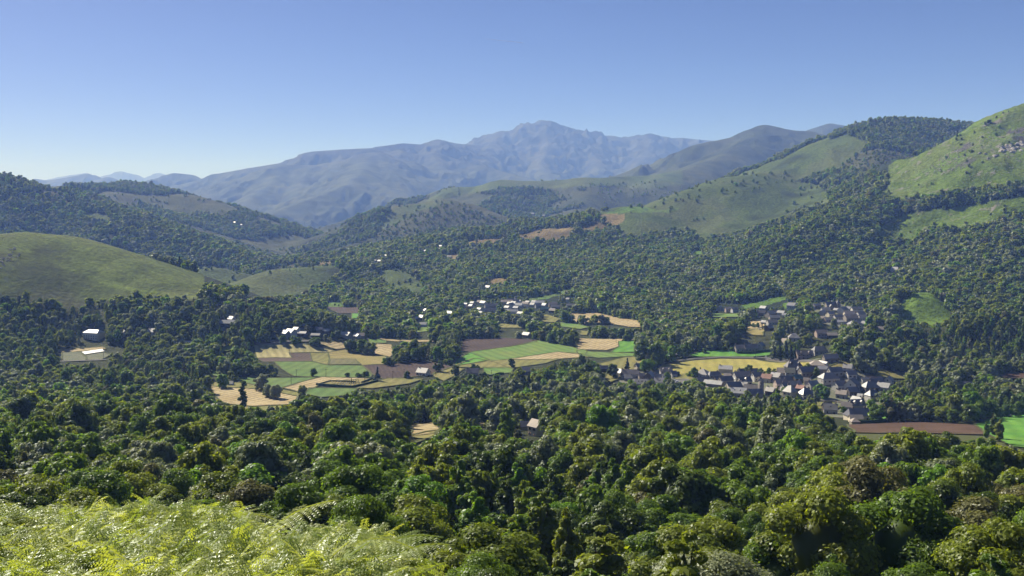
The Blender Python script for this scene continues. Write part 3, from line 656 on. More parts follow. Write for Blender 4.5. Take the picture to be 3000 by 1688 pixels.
SKY_W = boxm('roof_window', -.45, .45, -.6, .6, 0, .10); SKY_W.materials.append(m_glass)
def roof_mesh(L_, W_, H, Rh, hip, over=.45, th=.22):
    """two slopes, or four when hipped, as a real slab with thickness"""
    a, b = L_/2+over, W_/2+over; s = Rh/(W_/2); zb = H-over*s
    r = max(L_/2-hip*W_/2, .02) if hip else a; zt = H+Rh
    top = [(-a, -b, zb), (a, -b, zb), (a, b, zb), (-a, b, zb), (-r, 0, zt), (r, 0, zt)]
    V = [(x, y, z+th) for x, y, z in top]+[(x, y, z) for x, y, z in top]
    Fc = [(0, 1, 5, 4), (2, 3, 4, 5), (6, 10, 11, 7), (8, 11, 10, 9), (0, 6, 7, 1), (2, 8, 9, 3)]
    if hip: Fc += [(1, 2, 5), (3, 0, 4), (7, 11, 8), (9, 10, 6), (1, 7, 8, 2), (3, 9, 6, 0)]
    else: Fc += [(1, 7, 11, 5), (5, 11, 8, 2), (0, 4, 10, 6), (4, 3, 9, 10)]
    me = bpy.data.meshes.new('roof'); me.from_pydata(V, [], Fc); me.update(); return me
def wall_mesh(L_, W_, H, Rh, hip):
    a, b = L_/2, W_/2; z0 = -2.5
    V = [(-a, -b, z0), (a, -b, z0), (a, b, z0), (-a, b, z0), (-a, -b, H), (a, -b, H), (a, b, H), (-a, b, H)]
    Fc = [(0, 1, 5, 4), (1, 2, 6, 5), (2, 3, 7, 6), (3, 0, 4, 7)]
    if not hip:
        V += [(-a, 0, H+Rh), (a, 0, H+Rh)]; Fc = [(0, 1, 5, 4), (1, 2, 6, 9, 5), (2, 3, 7, 6), (3, 0, 4, 8, 7)]
    else: Fc.append((4, 5, 6, 7))
    me = bpy.data.meshes.new('wall'); me.from_pydata(V, [], Fc); me.update(); return me
def child(name, me, parent, loc=(0, 0, 0), rot=(0, 0, 0)):
    o = bpy.data.objects.new(name, me); COL.objects.link(o); o.parent = parent; o.location = loc; o.rotation_euler = rot; return o
def house(px, py, L_, W_, H, yaw, roof, wall, label, hip=0, pitch=42, chim=1, wins=1, name='house', cat='house', group=None, dmin=400, sky_w=0, near=True, dormer=0):
    x, y, z = at(px, py, dmin)
    q = math.radians(yaw); dy = (abs(math.cos(q))*W_+abs(math.sin(q))*L_)/2
    y2 = y+dy; x2 = x*(y2/y)
    root = bpy.data.objects.new(name, None); COL.objects.link(root); root.location = (x2, y2, ground(x2, y2) if y < 1250 else min(ground(x2, y2), z+1.5)); root.rotation_euler = (0, 0, q)
    tag(root, label, cat, group)
    Rh = math.tan(math.radians(pitch))*W_/2
    child('wall', wall_mesh(L_, W_, H, Rh, hip), root).data.materials.append(WM[wall])
    child('roof', roof_mesh(L_, W_, H, Rh, hip), root).data.materials.append(RM[roof])
    r_ = random.Random(int(px*7+py))
    if chim:
        for k in range(chim):
            cx = (L_/2-1.0)*(1 if (k+int(px)) % 2 else -1)*(.55 if hip else 1); c = child('chimney', BOX1, root, (cx, 0, H+Rh-.7)); child('chimney_cap', CAP, c)
    if wins:
        floors = [1.5] if H < 4.6 else [1.5, 4.2]; n = max(1, int(L_/3.6))
        for fl in floors:
            for k in range(n):
                xx = -L_/2+L_*(k+.5)/n
                if fl == 1.5 and k == n//2: child('door', DOOR, root, (xx, -W_/2-.01, 1.05)); continue
                w = child('window', WIN, root, (xx, -W_/2-.01, fl+.2))
                if near and r_.random() < .7:
                    child('shutter', SHUT, w, (-.82, 0, 0)); child('shutter', SHUT, w, (.82, 0, 0))
        for sx in (-1, 1):
            if H+Rh > 5: child('window', WIN, root, (sx*(L_/2+.01), 0, H-.2 if hip else H+.4), (0, 0, sx*PI/2))
            if W_ > 7 and near: child('window', WIN, root, (sx*(L_/2+.01), -W_/4, 1.8), (0, 0, sx*PI/2))
    an = math.atan2(Rh, W_/2)
    for k in range(sky_w):
        yy = -W_/4; child('roof_window', SKY_W, root, (-L_/2+L_*(k+1)/(sky_w+1), yy, H+Rh*(1-abs(yy)/(W_/2))+.2), (an, 0, 0))
    for k in range(dormer):
        xx = -L_/2+L_*(k+.5)/dormer; yy = -W_/4; zz = H+Rh*(1-abs(yy)/(W_/2))
        dmm = roof_mesh(1.8, 1.8, 1.0, 1.0, 0, .2, .12); o = child('dormer', dmm, root, (xx, yy-.5, zz-.35), (0, 0, PI/2)); dmm.materials.append(RM[roof])
        wmm = wall_mesh(1.6, 1.6, 1.0, .9, 0); wmm.materials.append(WM[wall]); child('dormer_wall', wmm, o, (0, 0, .0))
    return root
PI = math.pi
# (column, row of foot, length, depth, wall height, yaw, roof, wall, label, options)
MAIN = [
 (1817,1106,9,7,4.5,-60,'white','white','low house with a pale gable roof at the far left end of the church village',{}),
 (1846,1110,17,9,4.5,-6,'brown','grey','long brown roofed house right of the pale gable at the left village end',{'chim':2}),
 (1841,1118,8,6,3.5,-8,'grey','grey','small grey wing in front of the long brown roofed house',{}),
 (1872,1088,8,7,4.5,25,'slate','cream','cream gabled house half hidden by the broad green tree',{}),
 (1880,1114,6,6,4,4,'brown','stone','narrow brown roofed house between the long roof and the dark gable',{}),
 (1903,1121,12,9,5.5,68,'slate','dark','dark gable ended barn in the left part of the village',{'wins':0,'name':'barn','cat':'barn'}),
 (1881,1137,13,8,4,-10,'pale','stone','pale grey roof with three roof windows, lowest at the left of the village',{'sky_w':3}),
 (1926,1118,7,6,4,10,'brown','grey','small brown roof behind the pale twin roofs by the village square',{}),
 (1934,1133,11,8,4,-14,'pale','white','pale roofed white house at the left corner of the village square',{'sky_w':1}),
 (1951,1104,12,9,5,3,'brown','grey','square brown roofed house with dormers on the edge of the yellow meadow',{'dormer':2}),
 (1949,1109,6,3,2.6,-3,'pale','white','pale porch in front of the brown roofed house by the yellow meadow',{'wins':0,'chim':0}),
 (1973,1108,6,6,4,20,'slate','white','white walled annex with dark roof right of the brown dormered house',{'chim':0}),
 (2126,1097,13.5,9,5,-18,'white','grey','big barn with a bright white roof on the meadow edge',{'wins':0,'chim':1,'name':'barn','cat':'barn','pitch':35}),
 (2060,1110,13,12,4,-35,'pale','white','hip roofed house with one pale slope, right of the round tree',{'hip':1,'pitch':38}),
 (2093,1110,13,7,3.5,12,'slate','grey','long dark roof joined to the right of the pale hip roof',{'hip':.6}),
 (2057,1128,11,8,3.5,14,'brown','stone','low brown roofed house at the right end of the village square',{}),
 (2091,1140,18,8,4,-34,'white','stone','long stone barn with white roof running down from the square',{'wins':0,'chim':1,'name':'barn','cat':'barn','pitch':35}),
 (2101,1119,6,5,3,20,'slate','dark','dark shed in the middle of the village behind the long white barn',{'wins':0,'chim':0,'name':'shed','cat':'shed'}),
 (2126,1128,13,8,4,16,'slate','stone','long navy roofed house behind the long white barn',{}),
 (2133,1116,8,7,3.5,-12,'beige','stone','small beige roofed house with dark wall under the white roofed barn',{}),
 (2173,1119,16,9,5,12,'brown','white','long brown roof with a white gable at its left, in the village middle',{'chim':2}),
 (2181,1131,12,8,4,18,'slate','cream','navy roofed house with a cream gable behind the church',{'chim':1,'dormer':1}),
 (2217,1119,9,7,5,16,'slate','white','navy roof over white walls, behind the church tower',{'chim':2}),
 (2172,1100,7,6,3.5,22,'slate','white','small dark roof left of the dark spiky tree on the meadow edge',{}),
 (2208,1101,8,7,3.5,14,'slate','dark','small dark roof right of the dark spiky tree on the meadow edge',{}),
 (2149,1149,14,9,4.5,17,'slate','cream','large navy roof with a cream gable left of the church',{'chim':1}),
 (2180,1144,7,6,4.5,-38,'pale','cream','little house with a pale roof between the big navy roof and the church',{}),
 (2211,1168,13,8,4,14,'slate','stone','low navy roof in front of the church, left of its tower',{'wins':0}),
 (2162,1166,15,9,4,-22,'white','stone','white roofed house with a chimney and roof windows in front of the church',{'sky_w':2}),
 (2248,1124,10,8,4,-40,'red','cream','house with a red and pale streaked roof right behind the church tower',{}),
 (2274,1122,9,8,4.5,-42,'pale','grey','pale roofed house with a dark right gable, right of the red streaked roof',{'chim':1}),
 (2291,1110,9,9,5,-12,'beige','grey','pale beige half of the long double roof below the manor',{'wins':1}),
 (2314,1111,9,9,5,-8,'green','grey','mossy grey half of the long double roof below the manor',{'wins':1,'chim':0}),
 (2325,1097,16,10,6,6,'brown','dark','tall manor with steep brown and dark roofs and two chimneys at the meadow',{'hip':.8,'chim':2,'pitch':50,'dormer':2}),
 (2365,1109,16,9,4.5,14,'slate','stone','long dark roof with a pale left gable, right of the manor',{'chim':1}),
 (2346,1100,6,6,4,-35,'white','stone','small house with a white roof between the manor and the long dark roof',{}),
 (2304,1129,14,7,4,14,'slate','stone','long navy roof below the mossy double roof',{'wins':1}),
 (2335,1124,8,7,3.5,22,'teal','dark','shed with a dark green metal roof in the village middle',{'wins':0,'chim':0,'name':'shed','cat':'shed'}),
 (2287,1140,11,8,4.5,10,'brown','pink','brown roofed house with a pinkish gable right of the church tower',{}),
 (2302,1148,8,7,4,20,'slate','white','navy roof with white gable behind the cream house with windows',{}),
 (2258,1161,8,7,4,-45,'pale','dark','pale sloping roof with a dark gable directly right of the church tower',{}),
 (2314,1171,9,9,6.5,-52,'pale','cream','tall cream house with dark windows, lit on its left face',{'hip':.7,'pitch':48,'chim':1}),
 (2361,1173,12,9,5,20,'slate','grey','navy hip roof over grey walls right of the tall cream house',{'hip':.9,'pitch':45,'chim':1}),
 (2346,1152,7,6,3.5,-42,'red','dark','small house with a reddish roof behind the tall cream house',{}),
 (2329,1143,11,7,4,10,'grey','stone','grey roof behind the bush in the village middle',{}),
 (2380,1147,10,8,4.5,24,'grey','grey','grey house left behind the large bright green tree',{}),
 (2365,1127,6,5,3,-12,'beige','stone','tiny house with a pale brown roof in the middle of the village',{}),
 (2428,1130,17,11,4.5,12,'slate','grey','largest navy hip roof, its left slope pale, above the bright green tree',{'hip':.8,'chim':1,'pitch':40}),
 (2446,1107,13,8,4,12,'slate','grey','dark roofed house above the largest navy hip roof',{}),
 (2484,1099,8,7,5,-30,'pale','white','little house with a pale roof at the edge of the ochre meadow',{}),
 (2493,1112,9,7,3.5,10,'slate','white','low dark roof over a white strip below the little pale roofed house',{}),
 (2460,1149,12,8,4.5,28,'brown','white','white gabled house with brown roof, left neighbour of the big white gable',{}),
 (2497,1152,14,12,5,58,'brown','white','house with a big white gable facing the valley and a brown roof',{'chim':1}),
 (2466,1170,9,7,4,-32,'beige','grey','small house with a beige roof below the white gables',{'chim':1}),
 (2497,1163,10,8,4,14,'slate','dark','navy roof below the big white gable',{'chim':1}),
 (2549,1153,14,10,4.5,12,'slate','dark','navy hip roof with a grey peak right of the big white gable',{'hip':.9,'chim':0}),
 (2566,1139,13,8,4,14,'slate','stone','navy roof behind the navy hip roof at the right of the village',{}),
 (2590,1152,11,9,4,-42,'white','cream','bright white roof at the right end of the village',{'pitch':38}),
 (2603,1135,8,8,5,58,'grey','white','tall white gable with grey roof at the right end of the village',{}),
 (2557,1177,11,9,5,16,'slate','white','white house with purple slate hip roof and tall chimney',{'hip':.6,'chim':2}),
 (2520,1170,4,4,2.5,-38,'white','white','tiny white roofed hut left of the white house with purple slate roof',{'wins':0,'chim':0,'name':'shed','cat':'shed'}),
 (2511,1187,9,7,3.5,-56,'white','stone','steep house with a white sliver of roof above the garden wall',{}),
 (2509,1203,12,9,4.5,12,'slate','grey','navy roof with two dormers behind the big long roofed house',{'dormer':2,'chim':1}),
 (2481,1206,8,7,4,-24,'brown','stone','brown roof at the left of the dormered navy roof',{}),
 (2516,1233,19,10,4,12,'slate','cream','long roofed cream house at the lower end of the village beside the hedge',{'chim':2,'hip':.3}),
 (2507,1237,9,5,2.8,0,'beige','cream','low beige roofed annex in front of the long roofed cream house',{'wins':0,'chim':0}),
 (2504,1245,5.5,5.5,2.6,0,'beige','stone','little square pavilion with a beige pyramid roof by the hedge',{'hip':1,'wins':0,'chim':0,'pitch':35,'name':'pavilion','cat':'pavilion'}),
 (2433,1214,10,8,4,-14,'grey','grey','grey roofed house half hidden by trees left of the lower village end',{'sky_w':1}),
 (2424,1205,7,6,4,10,'slate','dark','dark roof behind the half hidden grey roofed house',{}),
 (2534,1122,6,4,2.5,0,'grey','white','small pale shed among the gardens at the right of the village',{'wins':0,'chim':0,'name':'shed','cat':'shed'}),
 (2166,1033,10,8,4,6,'brown','stone','brown left part of the long farmhouse beyond the lane',{'dmin':600}),
 (2198,1032,15,9,4,8,'slate','stone','navy right part of the long farmhouse beyond the lane',{'dmin':600}),
 (2228,1028,9,9,4.5,55,'slate','cream','cream gabled house at the right end of the clipped hedge',{'dmin':600}),
 (2294,1022,9,9,6.5,-40,'beige','cream','tall cream house glimpsed between the dark conifers',{'dmin':600,'chim':1}),
 (2326,1002,13,10,4,-10,'pale','grey','pale grey hip roof above the dark conifers',{'hip':.9,'dmin':600}),
 (2356,1054,17,9,5,4,'brown','pink','large brown roofed house with dormers right of the conifers',{'dormer':2,'dmin':600,'chim':1}),
 (2401,1039,14,9,4,6,'grey','grey','grey half hipped roof behind the large brown roofed house',{'hip':.5,'dmin':600}),
 (2433,1063,14,8,4,4,'slate','stone','low dark roofed house at the end of the lane under the wood',{'dmin':600}),
 (2392,1089,14,12,4,-10,'beige','stone','wide beige hip roofed hall at the end of the lane',{'hip':.9,'dmin':600,'pitch':32,'chim':0}),
 (2411,1094,9,5,3,-12,'white','stone','white roofed lean-to on the right of the beige hall',{'dmin':600,'wins':0,'chim':0,'name':'shed','cat':'shed'}),
 (2412,1078,11,3,3,-64,'white','grey','narrow white roof running steeply away behind the beige hall',{'dmin':600,'wins':0,'chim':0}),
 (1770,1090,8,6,3.5,8,'slate','dark','dark little barn left of the lone conifer at the olive field',{'wins':0,'chim':0,'name':'barn','cat':'barn','dmin':600}),
 (1985,1045,4.5,4,1.8,-30,'white','white','small white tent on the green field edge',{'wins':0,'chim':0,'name':'tent','cat':'tent','dmin':600,'pitch':30}),
 (1572,1280,7.5,7,6,-50,'beige','cream','pale stone house standing alone among the near forest trees',{'wins':1,'chim':0,'dmin':150,'pitch':44}),
 (1547,1262,9,6,3,0,'slate','stone','low dark roof left behind the lone pale stone house',{'wins':0,'chim':0,'dmin':150}),
 (1240,1103,12,9,3.5,-30,'pale','cream','pale roofed farmhouse at the lower edge of the brown ploughed field',{'dmin':500}),
 (1384,1106,12,9,4.5,4,'brown','stone','grey farmhouse with a brown roof below the green field',{'dmin':500}),
 (1543,1098,11,8,3.5,0,'slate','dark','dark shed at the forest edge right of the grey farmhouse',{'dmin':500,'wins':0,'chim':0,'name':'shed','cat':'shed'}),
 (275,1000,22,13,8.5,-20,'white','cream','large pale three storey building with a white hip roof at the left wood',{'hip':.5,'chim':0,'pitch':26,'dmin':600}),
 (448,992,11,8,6.5,-20,'grey','white','white house half hidden in trees, right of the large pale building',{'dmin':600}),
 (361,990,8,7,4.5,-35,'pale','white','small pale house glimpsed between trees right of the large pale building',{'dmin':600}),
 (666,958,19,8,3,-5,'white','dark','long low building with a pale roof on the wooded slope at the left',{'dmin':600,'wins':0}),
 (679,948,8,7,4,-35,'pale','white','pale roofed house just above the long low building on the wooded slope',{'dmin':600}),
 (676,1131,5,4,2.2,-10,'grey','grey','tiny grey shed beside the round bright green tree',{'dmin':600,'wins':0,'chim':0,'name':'shed','cat':'shed'}),
 (548,1012,16,6,2.2,-16,'white','white','long low white greenhouse among the trees at the left',{'dmin':600,'wins':0,'chim':0,'name':'greenhouse','cat':'greenhouse','pitch':25}),
 (510,1008,8,5,2.2,-16,'white','white','shorter white greenhouse left of the long one',{'dmin':600,'wins':0,'chim':0,'name':'greenhouse','cat':'greenhouse','pitch':25}),
 (2620,806,13,9,8,-38,'white','pink','pinkish manor with white roof alone on the wooded slope at the right',{'dmin':1200,'chim':2}),
 (2837,1142,14,8,3,2,'brown','stone','brown roof half hidden in the wood near the right edge',{'dmin':500,'wins':0}),
 (2764,1096,9,7,3,8,'grey','stone','small grey roof at the foot of the wooded hill on the right',{'dmin':500,'wins':0}),
]
FAR = [ # small in view: (column, row, length, depth, wall height, yaw, roof, wall, label)
 (2109,912,9,8,4,50,'grey','grey','grey gable house at the left end of the upper village'),
 (2135,915,11,8,4,5,'brown','pink','brown roofed house second from the left in the upper village'),
 (2152,916,10,8,4,15,'slate','white','slate and white house third from the left in the upper village'),
 (2237,911,10,8,3.5,-48,'white','grey','white sliver roof above the brown roofs of the upper village'),
 (2230,925,13,8,4,5,'brown','stone','long brown roof at the left of the upper village cluster'),
 (2256,931,12,10,5,30,'grey','stone','grey gabled building in the left upper village cluster'),
 (2272,925,10,8,4,12,'slate','dark','navy roof behind the grey gabled building of the upper village'),
 (2268,940,14,8,4,4,'grey','stone','grey low roof below the grey gabled building'),
 (2289,927,11,7,4.5,-45,'white','cream','bright white roofed house beside the tree hillock of the upper village'),
 (2300,932,8,6,4,-20,'white','cream','smaller white roof against the tree hillock of the upper village'),
 (2321,908,13,10,5.5,-48,'slate','white','white house with a slate roof and wide gable at the top of the upper village'),
 (2337,906,9,8,4.5,40,'grey','grey','grey wing right of the white house with the wide gable'),
 (2241,952,10,6,3,-45,'white','grey','twin white striped roof above the tan orchard'),
 (2262,953,14,9,3.5,8,'grey','grey','grey shed roof right of the twin white stripes'),
 (2253,971,10,8,4,40,'slate','dark','dark rounded roof left of the heath mound'),
 (2381,908,7,7,5,-20,'grey','white','white walled house left of the upper village church'),
 (2394,907,9,7,5,12,'slate','dark','dark roofed house left of the upper village church'),
 (2418,919,12,8,5,8,'grey','white','white house below the upper village church'),
 (2409,926,10,8,4,50,'grey','grey','grey gable with white edge in the upper village'),
 (2432,930,10,8,4.5,25,'slate','cream','slate roof with a lit left face in the upper village'),
 (2451,918,7,6,4,-45,'white','grey','small white roof below the upper village church tower'),
 (2470,922,14,10,6,45,'slate','white','large white gabled house in the upper village'),
 (2484,914,10,7,4,-30,'white','white','white roof behind the large white gabled house'),
 (2510,918,15,8,5,6,'slate','white','long white house with dark roof and a chimney at the right'),
 (2494,930,20,9,4.5,3,'brown','cream','long brown roof across the middle of the upper village'),
 (2492,943,17,11,5,8,'brown','stone','broad brown roof below the long brown one'),
 (2521,932,11,9,4.5,18,'slate','white','navy roof at the right side of the upper village'),
 (2526,941,11,8,4.5,12,'grey','white','grey roof at the right side of the upper village'),
 (2455,940,13,8,4.5,18,'slate','white','navy roof in the middle of the upper village'),
 (2411,942,7,6,4,-30,'beige','stone','beige roof at the left of the upper village main cluster'),
 (2428,945,12,7,3.5,6,'grey','pink','grey roof with a pink wall in the upper village'),
 (2460,951,11,6,3,-6,'white','cream','low white roof near the foot of the upper village'),
 (2474,962,9,7,4.5,14,'slate','dark','dark house at the foot of the upper village'),
 (2505,966,17,11,6,8,'slate','cream','big navy hip roofed house with a cream left gable at the village foot'),
 (2530,958,8,7,4,-35,'white','white','white roof right behind the big navy hip roof'),
 (2406,990,14,10,4.5,5,'brown','pink','brown roofed house below the heath mound'),
 (2437,992,12,7,3.5,2,'beige','dark','pinkish grey low roof right of the brown one below the heath mound'),
 (2584,973,18,8,3,-3,'beige','dark','long beige roof alone at the right, above the wooded hill'),
 (2533,983,9,6,3,-10,'white','white','white building among trees right of the village foot'),
 (1363,902,9,8,4.5,-40,'white','white','leftmost white house of the centre village'),
 (1380,904,7,7,4,-40,'white','pink','second white house from the left in the centre village'),
 (1384,895,7,6,4,-35,'white','pink','small white house above the second one in the centre village'),
 (1406,892,9,7,4,-30,'beige','stone','beige roof at the upper left of the centre village'),
 (1416,895,11,8,4,-42,'white','white','bright white roof at the upper left of the centre village'),
 (1434,905,16,9,5,10,'slate','stone','large dark roof in the left part of the centre village'),
 (1449,902,10,7,4,12,'grey','stone','grey roof behind the large dark one'),
 (1404,914,8,6,4,-40,'white','white','white house at the lower left of the centre village'),
 (1406,922,9,5,3,-35,'white','white','low white building below the lower left white house'),
 (1422,919,11,8,5,45,'grey','grey','grey gable at the lower left of the centre village'),
 (1438,919,13,9,4.5,8,'slate','stone','dark roof beside the grey gable of the centre village'),
 (1454,917,9,8,5,40,'grey','pink','tall grey house at the lower middle of the centre village'),
 (1485,892,20,9,4,-6,'beige','stone','long beige roof at the top of the centre village'),
 (1494,898,9,8,4,-40,'white','white','white roof left of the middle of the centre village'),
 (1505,896,9,8,4,-35,'white','grey','white roof at the very middle of the centre village'),
 (1498,904,9,8,6,50,'grey','grey','tall grey gable in the middle of the centre village'),
 (1486,909,9,7,4,-40,'white','cream','bright roof below the tall grey gable on its left'),
 (1520,902,13,9,4,-20,'white','white','wide white roof right of the tall grey gable'),
 (1512,909,9,7,3.5,-30,'white','stone','small white roof below the wide white roof'),
 (1492,915,8,6,4,10,'grey','stone','grey house below the tall grey gable'),
 (1521,890,7,6,4,-30,'white','white','small white roof at the upper middle of the centre village'),
 (1540,899,12,8,5,-30,'beige','cream','cream walled house with beige roof in the centre village'),
 (1546,894,8,7,4,-40,'white','white','bright white roof above the cream walled house'),
 (1561,900,8,8,4,-35,'white','grey','white roof right of the cream walled house'),
 (1565,892,8,7,4,-30,'white','pink','small white roof with a pink gable in the centre village'),
 (1582,893,15,8,3.5,-4,'white','white','long flat white roof in the right part of the centre village'),
 (1580,903,14,9,4,12,'slate','grey','navy roof below the long flat white roof'),
 (1595,903,9,8,4.5,-45,'white','white','white gable at the right of the navy roof'),
 (1593,912,14,8,3,10,'teal','dark','dark green roof at the right of the centre village'),
 (1620,900,14,9,4.5,6,'brown','stone','brown roof near the right end of the centre village'),
 (1629,907,17,8,4,4,'grey','stone','long grey roof near the right end of the centre village'),
 (1619,918,10,8,4,-30,'beige','dark','beige roof with roof window, lowest right of the centre village'),
 (1664,889,6,6,7,-30,'grey','white','tall narrow white house at the right end of the centre village'),
 (1672,900,14,6,3,0,'grey','grey','low flat roof below the tall narrow white house'),
 (1483,918,9,6,3.5,-15,'white','white','white house at the bottom of the centre village, left'),
 (1505,921,14,7,4.5,-6,'white','white','row house with white front at the bottom of the centre village'),
 (1525,925,10,7,3,-40,'white','white','white roof at the bottom right of the centre village'),
 (1429,853,12,9,6,-40,'white','white','white manor alone in the wood above the centre village'),
 (1242,917,12,8,3.5,-45,'white','grey','upper long white roof left of the centre village'),
 (1318,926,13,8,4,-40,'white','stone','white roofed farm between the hamlet and the centre village'),
 (1236,938,10,8,4,-45,'white','dark','white roof in the wood below the upper long white roof'),
 (1240,960,10,7,4.5,-8,'white','white','white house on the small green clearing'),
 (1222,942,7,6,4,-40,'white','dark','small white roof left in the same wood clearing'),
 (1543,991,11,8,4,-42,'white','stone','white roofed barn at the far corner of the big ploughed field'),
 (1012,994,14,9,3.5,-30,'pale','grey','pale roofed farmhouse at the right end of the lane hamlet'),
 (1020,996,9,8,3.5,-45,'white','stone','white roof joined to the farmhouse of the lane hamlet'),
 (1053,992,12,8,3,8,'beige','stone','low beige roof right of the lane hamlet farmhouse'),
 (1045,993,8,6,3,-40,'white','stone','small white roof before the low beige one'),
 (838,992,10,8,4,-45,'white','grey','left one of the two joined white roofs by the lane'),
 (852,991,12,10,4,-38,'white','grey','right and larger of the two joined white roofs by the lane'),
 (884,987,13,5,2.8,-18,'white','dark','long thin white roof right of the joined white roofs'),
 (868,978,7,6,4,-30,'pale','white','pale house in the trees behind the joined white roofs'),
 (956,980,9,6,3.5,-8,'white','dark','white roof high among the trees of the lane hamlet'),
 (935,976,8,6,3.5,12,'slate','dark','dark roof among the trees of the lane hamlet'),
 (925,991,11,5,2.5,-10,'pale','dark','low pale roof among the trees of the lane hamlet'),
 (1244,742,9,8,4.5,-40,'white','white','left white house of the hillside hamlet'),
 (1292,727,9,7,4,-40,'white','white','upper right white house of the hillside hamlet'),
 (1285,735,8,7,4,-30,'beige','white','middle beige roofed house of the hillside hamlet'),
 (1316,757,12,7,3.5,-15,'white','white','white barn on the tan meadow of the hillside hamlet'),
 (1130,755,8,7,4,-30,'white','white','small white house on the wooded ridge left of the hamlet'),
 (1098,770,9,7,4,-20,'white','white','left white house on the crest behind the green hill'),
 (1112,771,9,7,4,-30,'white','white','right white house on the crest behind the green hill'),
 (688,657,11,8,5,-30,'white','white','left white farm high on the left mountain slope'),
 (706,664,13,8,5,-20,'white','white','right white farm high on the left mountain slope'),
 (1560,631,16,10,6,-20,'white','white','left white house far away under the middle ridge'),
 (1592,637,16,10,6,-20,'white','white','right white house far away under the middle ridge'),
]
HOUSE_SPOTS = []
for (px, py, L_, W_, H, yaw, rf, wl, lab, op) in MAIN:
    root = house(px, py, L_, W_, H, yaw, rf, wl, lab, hip=op.get('hip', 0), pitch=op.get('pitch', 42), chim=op.get('chim', 1), wins=op.get('wins', 1), name=op.get('name', 'house'),
          cat=op.get('cat', 'house'), dmin=op.get('dmin', 600), sky_w=op.get('sky_w', 0), dormer=op.get('dormer', 0), near=py > 1060, group='houses of the church village' if py > 1060 and px > 1800 and 'name' not in op else None)
    d = root.location.y; HOUSE_SPOTS.append((px, py-(H*.5)/d*F, d, L_/d*F*(.7 if d > 700 else 1.6)))
for (px, py, L_, W_, H, yaw, rf, wl, lab) in FAR:
    grp = 'houses of the upper village' if px > 2080 else 'houses of the centre village' if 1355 < px < 1700 and 880 < py < 930 else None
    root = house(px, py, L_, W_, H, yaw, rf, wl, lab, chim=0, wins=0, dmin=1000, near=False, hip=.8 if 'hip' in lab else 0, pitch=38, group=grp)
    d = root.location.y; HOUSE_SPOTS.append((px, py-(H*.5)/d*F, d, L_/d*F*.7))
    if px > 2080 or 'manor' in lab:
        for k in (-1, 0, 1): child('window', WIN, root, (k*L_*.28, -W_/2-.02, H*.5))
# the two churches
def church(px, py, s, yaw, label, tower_side, dmin, wall='stone', roof='brown', towerH=13.5):
    x, y, z = at(px, py, dmin); root = bpy.data.objects.new('church', None); COL.objects.link(root); root.location = (x, y+6, ground(x, y+6)); root.rotation_euler = (0, 0, math.radians(yaw)); root.scale = (s, s, s)
    tag(root, label, 'church')
    n = child('nave', wall_mesh(16, 9, 6.5, 5.0, 0), root); n.data.materials.append(WM[wall]); r = child('roof', roof_mesh(16, 9, 6.5, 5.0, 0), n); r.data.materials.append(RM[roof])
    t = child('transept', wall_mesh(7, 5, 5, 2.6, 0), root, (-2.5, -5.6, 0), (0, 0, PI/2)); t.data.materials.append(WM[wall]); r = child('roof', roof_mesh(7, 5, 5, 2.6, 0), t); r.data.materials.append(RM['grey'])
    tw = child('tower', boxm('tower', -2.8, 2.8, -2.8, 2.8, -3, towerH), root, (10.9*tower_side, -1.0, 0)); tw.data.materials.append(WM[wall])
    sp = bpy.data.meshes.new('spire'); e = 3.2; h0 = towerH+.01; V = [(-e, -e, h0), (e, -e, h0), (e, e, h0), (-e, e, h0), (-1.4, -1.4, h0+2.4), (1.4, -1.4, h0+2.4), (1.4, 1.4, h0+2.4), (-1.4, 1.4, h0+2.4), (0, 0, h0+5.2)]
    sp.from_pydata(V, [], [(3, 2, 1, 0), (0, 1, 5, 4), (1, 2, 6, 5), (2, 3, 7, 6), (3, 0, 4, 7), (4, 5, 8), (5, 6, 8), (6, 7, 8), (7, 4, 8)]); sp.materials.append(RM['slate'])
    child('spire', sp, tw)
    for k in range(2):
        for a in (0, PI/2, -PI/2, PI): child('belfry_opening', WIN, tw, (2.81*math.sin(a), -2.81*math.cos(a), towerH-1.8-3.6*k), (0, 0, a))
    for k in (-1, 1, 2): child('window', WIN, root, (k*3.0, -4.51, 3.6))
    d = root.location.y; HOUSE_SPOTS.append((px, py-20, d, 60)); return root
church(2206, 1160, .80, -24, 'stone village church with brown roof and dark square tower with a slate spire', 1, 600, towerH=16.5)
church(2438, 908, .95, 4, 'small church of the upper village with long brown roof and squat tower', 1, 1000, towerH=9.5)
church(1497, 890, .8, 4, 'small grey church at the top of the centre village', 1, 1000, wall='grey', towerH=12)

# ------------------------------------------------------------------ hedges, cemetery, poles, cars
m_hedge = simple_mat('clipped_hedge', (.022, .045, .012), .9, .1, .5, 2.5, .25)
wallmesh('hedge', [(927,1130),(1034,1138),(1060,1132),(1106,1120)], 2.6, 1.6, m_hedge, 'tall clipped dark hedge on the near side of the cemetery', 'hedge', .05, .1)
wallmesh('hedge', [(927,1130),(968,1119),(1040,1122)], 1.8, 1.4, m_hedge, 'clipped hedge on the far left side of the cemetery', 'hedge', .05, .1)
wallmesh('hedge', [(1060,1124),(1092,1113)], 2.2, 1.4, m_hedge, 'clipped hedge on the far right side of the cemetery', 'hedge', .05, .1)
wallmesh('hedge', [(2160,1037),(2200,1038),(2262,1031)], 3.2, 1.8, m_hedge, 'clipped dark hedge in front of the long farmhouse beyond the lane', 'hedge', .05, .1)
wallmesh('hedge', [(2516,1244),(2560,1243),(2604,1236),(2618,1232)], 3.0, 1.8, m_hedge, 'long clipped hedge below the cream house at the lower village end', 'hedge', .05, .1)
